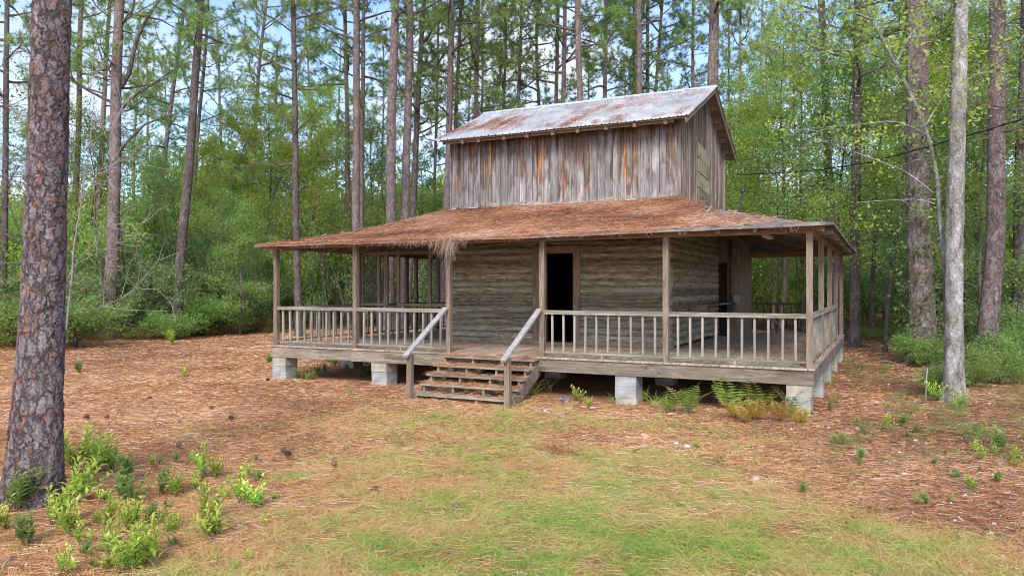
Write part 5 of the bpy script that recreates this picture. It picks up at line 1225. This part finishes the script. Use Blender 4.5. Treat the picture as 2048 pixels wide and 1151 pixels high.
# ------------------------------------------------------------------ overhead cable and mast
mb = MB(95); q0 = P3(1478, 420, 24.); q1 = P3(1485, 384, 24.); mb.tube([Vector((q0.x, q0.y, 3.2)), q0, q1], [.035, .035, .035], 8); mb.tube([q1, q1+Vector((.02, 0, .13))], [.09, .06], 10, cap=True)
mb.build('service_mast', M['iron'], cab)
a = P3(1474, 350, 24.); pts = []; K = [(1474, 350, 24), (1560, 346, 21.5), (1640, 340, 19.4), (1740, 325, 17.3), (1850, 296, 15.5), (1960, 265, 14.1), (2060, 234, 13.0), (2200, 190, 11.8)]
for k in range(len(K)-1):
    for s in range(6): t_ = s/6; pts.append(P3(*[K[k][i]+(K[k+1][i]-K[k][i])*t_ for i in range(3)]))
mb = MB(96); mb.tube(pts, [.012]*len(pts), 5); mb.tube([p+Vector((.02*math.sin(k*1.9), 0, .02*math.cos(k*1.9))) for k, p in enumerate(pts)], [.009]*len(pts), 4)
mb.tube([q1+Vector((0, 0, .05)), P3(1470, 372, 23.8), a], [.01]*3, 4)
tag(mb.build('overhead_cable', M['cable']), 'black twisted overhead cable running from behind the cabin to the right edge', 'cable')

# ------------------------------------------------------------------ world, sun, camera
EXPO = 1.25
w = bpy.data.worlds.new('World'); scn.world = w; w.use_nodes = True; t = w.node_tree; t.nodes.clear()
sun_el, sun_az = R(38), YAW + R(-28)      # azimuth measured so that light comes from behind-left of the camera
sky = t.nodes.new('ShaderNodeTexSky'); sky.sky_type = 'NISHITA'; sky.sun_disc = False; sky.sun_elevation = sun_el
sdir = (-FW*1.0 - RT*.12).normalized()    # horizontal direction towards the sun
sky.sun_rotation = math.atan2(sdir.x, sdir.y)
bg = t.nodes.new('ShaderNodeBackground'); bg.inputs[1].default_value = .13; mm = t.nodes.new('ShaderNodeMix'); mm.data_type = 'RGBA'; mm.blend_type = 'MULTIPLY'; mm.inputs[0].default_value = 1; mm.inputs[7].default_value = (.86, .90, 1.14, 1); t.links.new(sky.outputs[0], mm.inputs[6]); t.links.new(mm.outputs[2], bg.inputs[0])
bg2 = t.nodes.new('ShaderNodeBackground'); bg2.inputs[0].default_value = (.80, .86, .97, 1); bg2.inputs[1].default_value = .55
tc = t.nodes.new('ShaderNodeTexCoord'); mp = t.nodes.new('ShaderNodeMapping'); mp.inputs['Scale'].default_value = (2.2, 2.2, 5.5); mp.inputs['Location'].default_value = (3.1, 1.4, .3); t.links.new(tc.outputs['Generated'], mp.inputs[0])
nz = t.nodes.new('ShaderNodeTexNoise'); nz.inputs['Scale'].default_value = 1.6; nz.inputs['Detail'].default_value = 8; nz.inputs['Roughness'].default_value = .55; t.links.new(mp.outputs[0], nz.inputs[0])
cr = t.nodes.new('ShaderNodeValToRGB'); cr.color_ramp.elements[0].position = .44; cr.color_ramp.elements[1].position = .66; t.links.new(nz.outputs[0], cr.inputs[0])
ms = t.nodes.new('ShaderNodeMixShader'); t.links.new(cr.outputs[0], ms.inputs[0]); t.links.new(bg.outputs[0], ms.inputs[1]); t.links.new(bg2.outputs[0], ms.inputs[2])
wo = t.nodes.new('ShaderNodeOutputWorld'); t.links.new(ms.outputs[0], wo.inputs[0])
sl = bpy.data.lights.new('sun', 'SUN'); sl.energy = 1.5; sl.angle = R(20); sl.color = (1, .95, .87)
so = bpy.data.objects.new('sun', sl); col.objects.link(so)
dl = -(sdir*math.cos(sun_el)+Vector((0, 0, math.sin(sun_el)))); so.rotation_euler = dl.to_track_quat('-Z', 'Y').to_euler(); so.location = (0, -20, 40)
cd = bpy.data.cameras.new('camera'); cam = bpy.data.objects.new('camera', cd); col.objects.link(cam)
cam.location = CAM; cam.rotation_euler = (math.pi/2, 0, YAW); cd.sensor_width = 36; cd.lens = F/2048*36; cd.clip_end = 2000; cd.clip_start = .05
scn.camera = cam
scn.view_settings.view_transform = 'Standard'; scn.view_settings.look = 'None'; scn.view_settings.gamma = 1; scn.view_settings.exposure = EXPO
scn.render.resolution_x = 1024; scn.render.resolution_y = 575
scn.cycles.filter_width = 1.05; scn.cycles.denoising_input_passes = 'RGB_ALBEDO_NORMAL'; scn.cycles.denoising_prefilter = 'ACCURATE'
scn.cycles.max_bounces = 5; scn.cycles.diffuse_bounces = 3; scn.cycles.transmission_bounces = 3; scn.cycles.glossy_bounces = 2; scn.cycles.transparent_max_bounces = 12
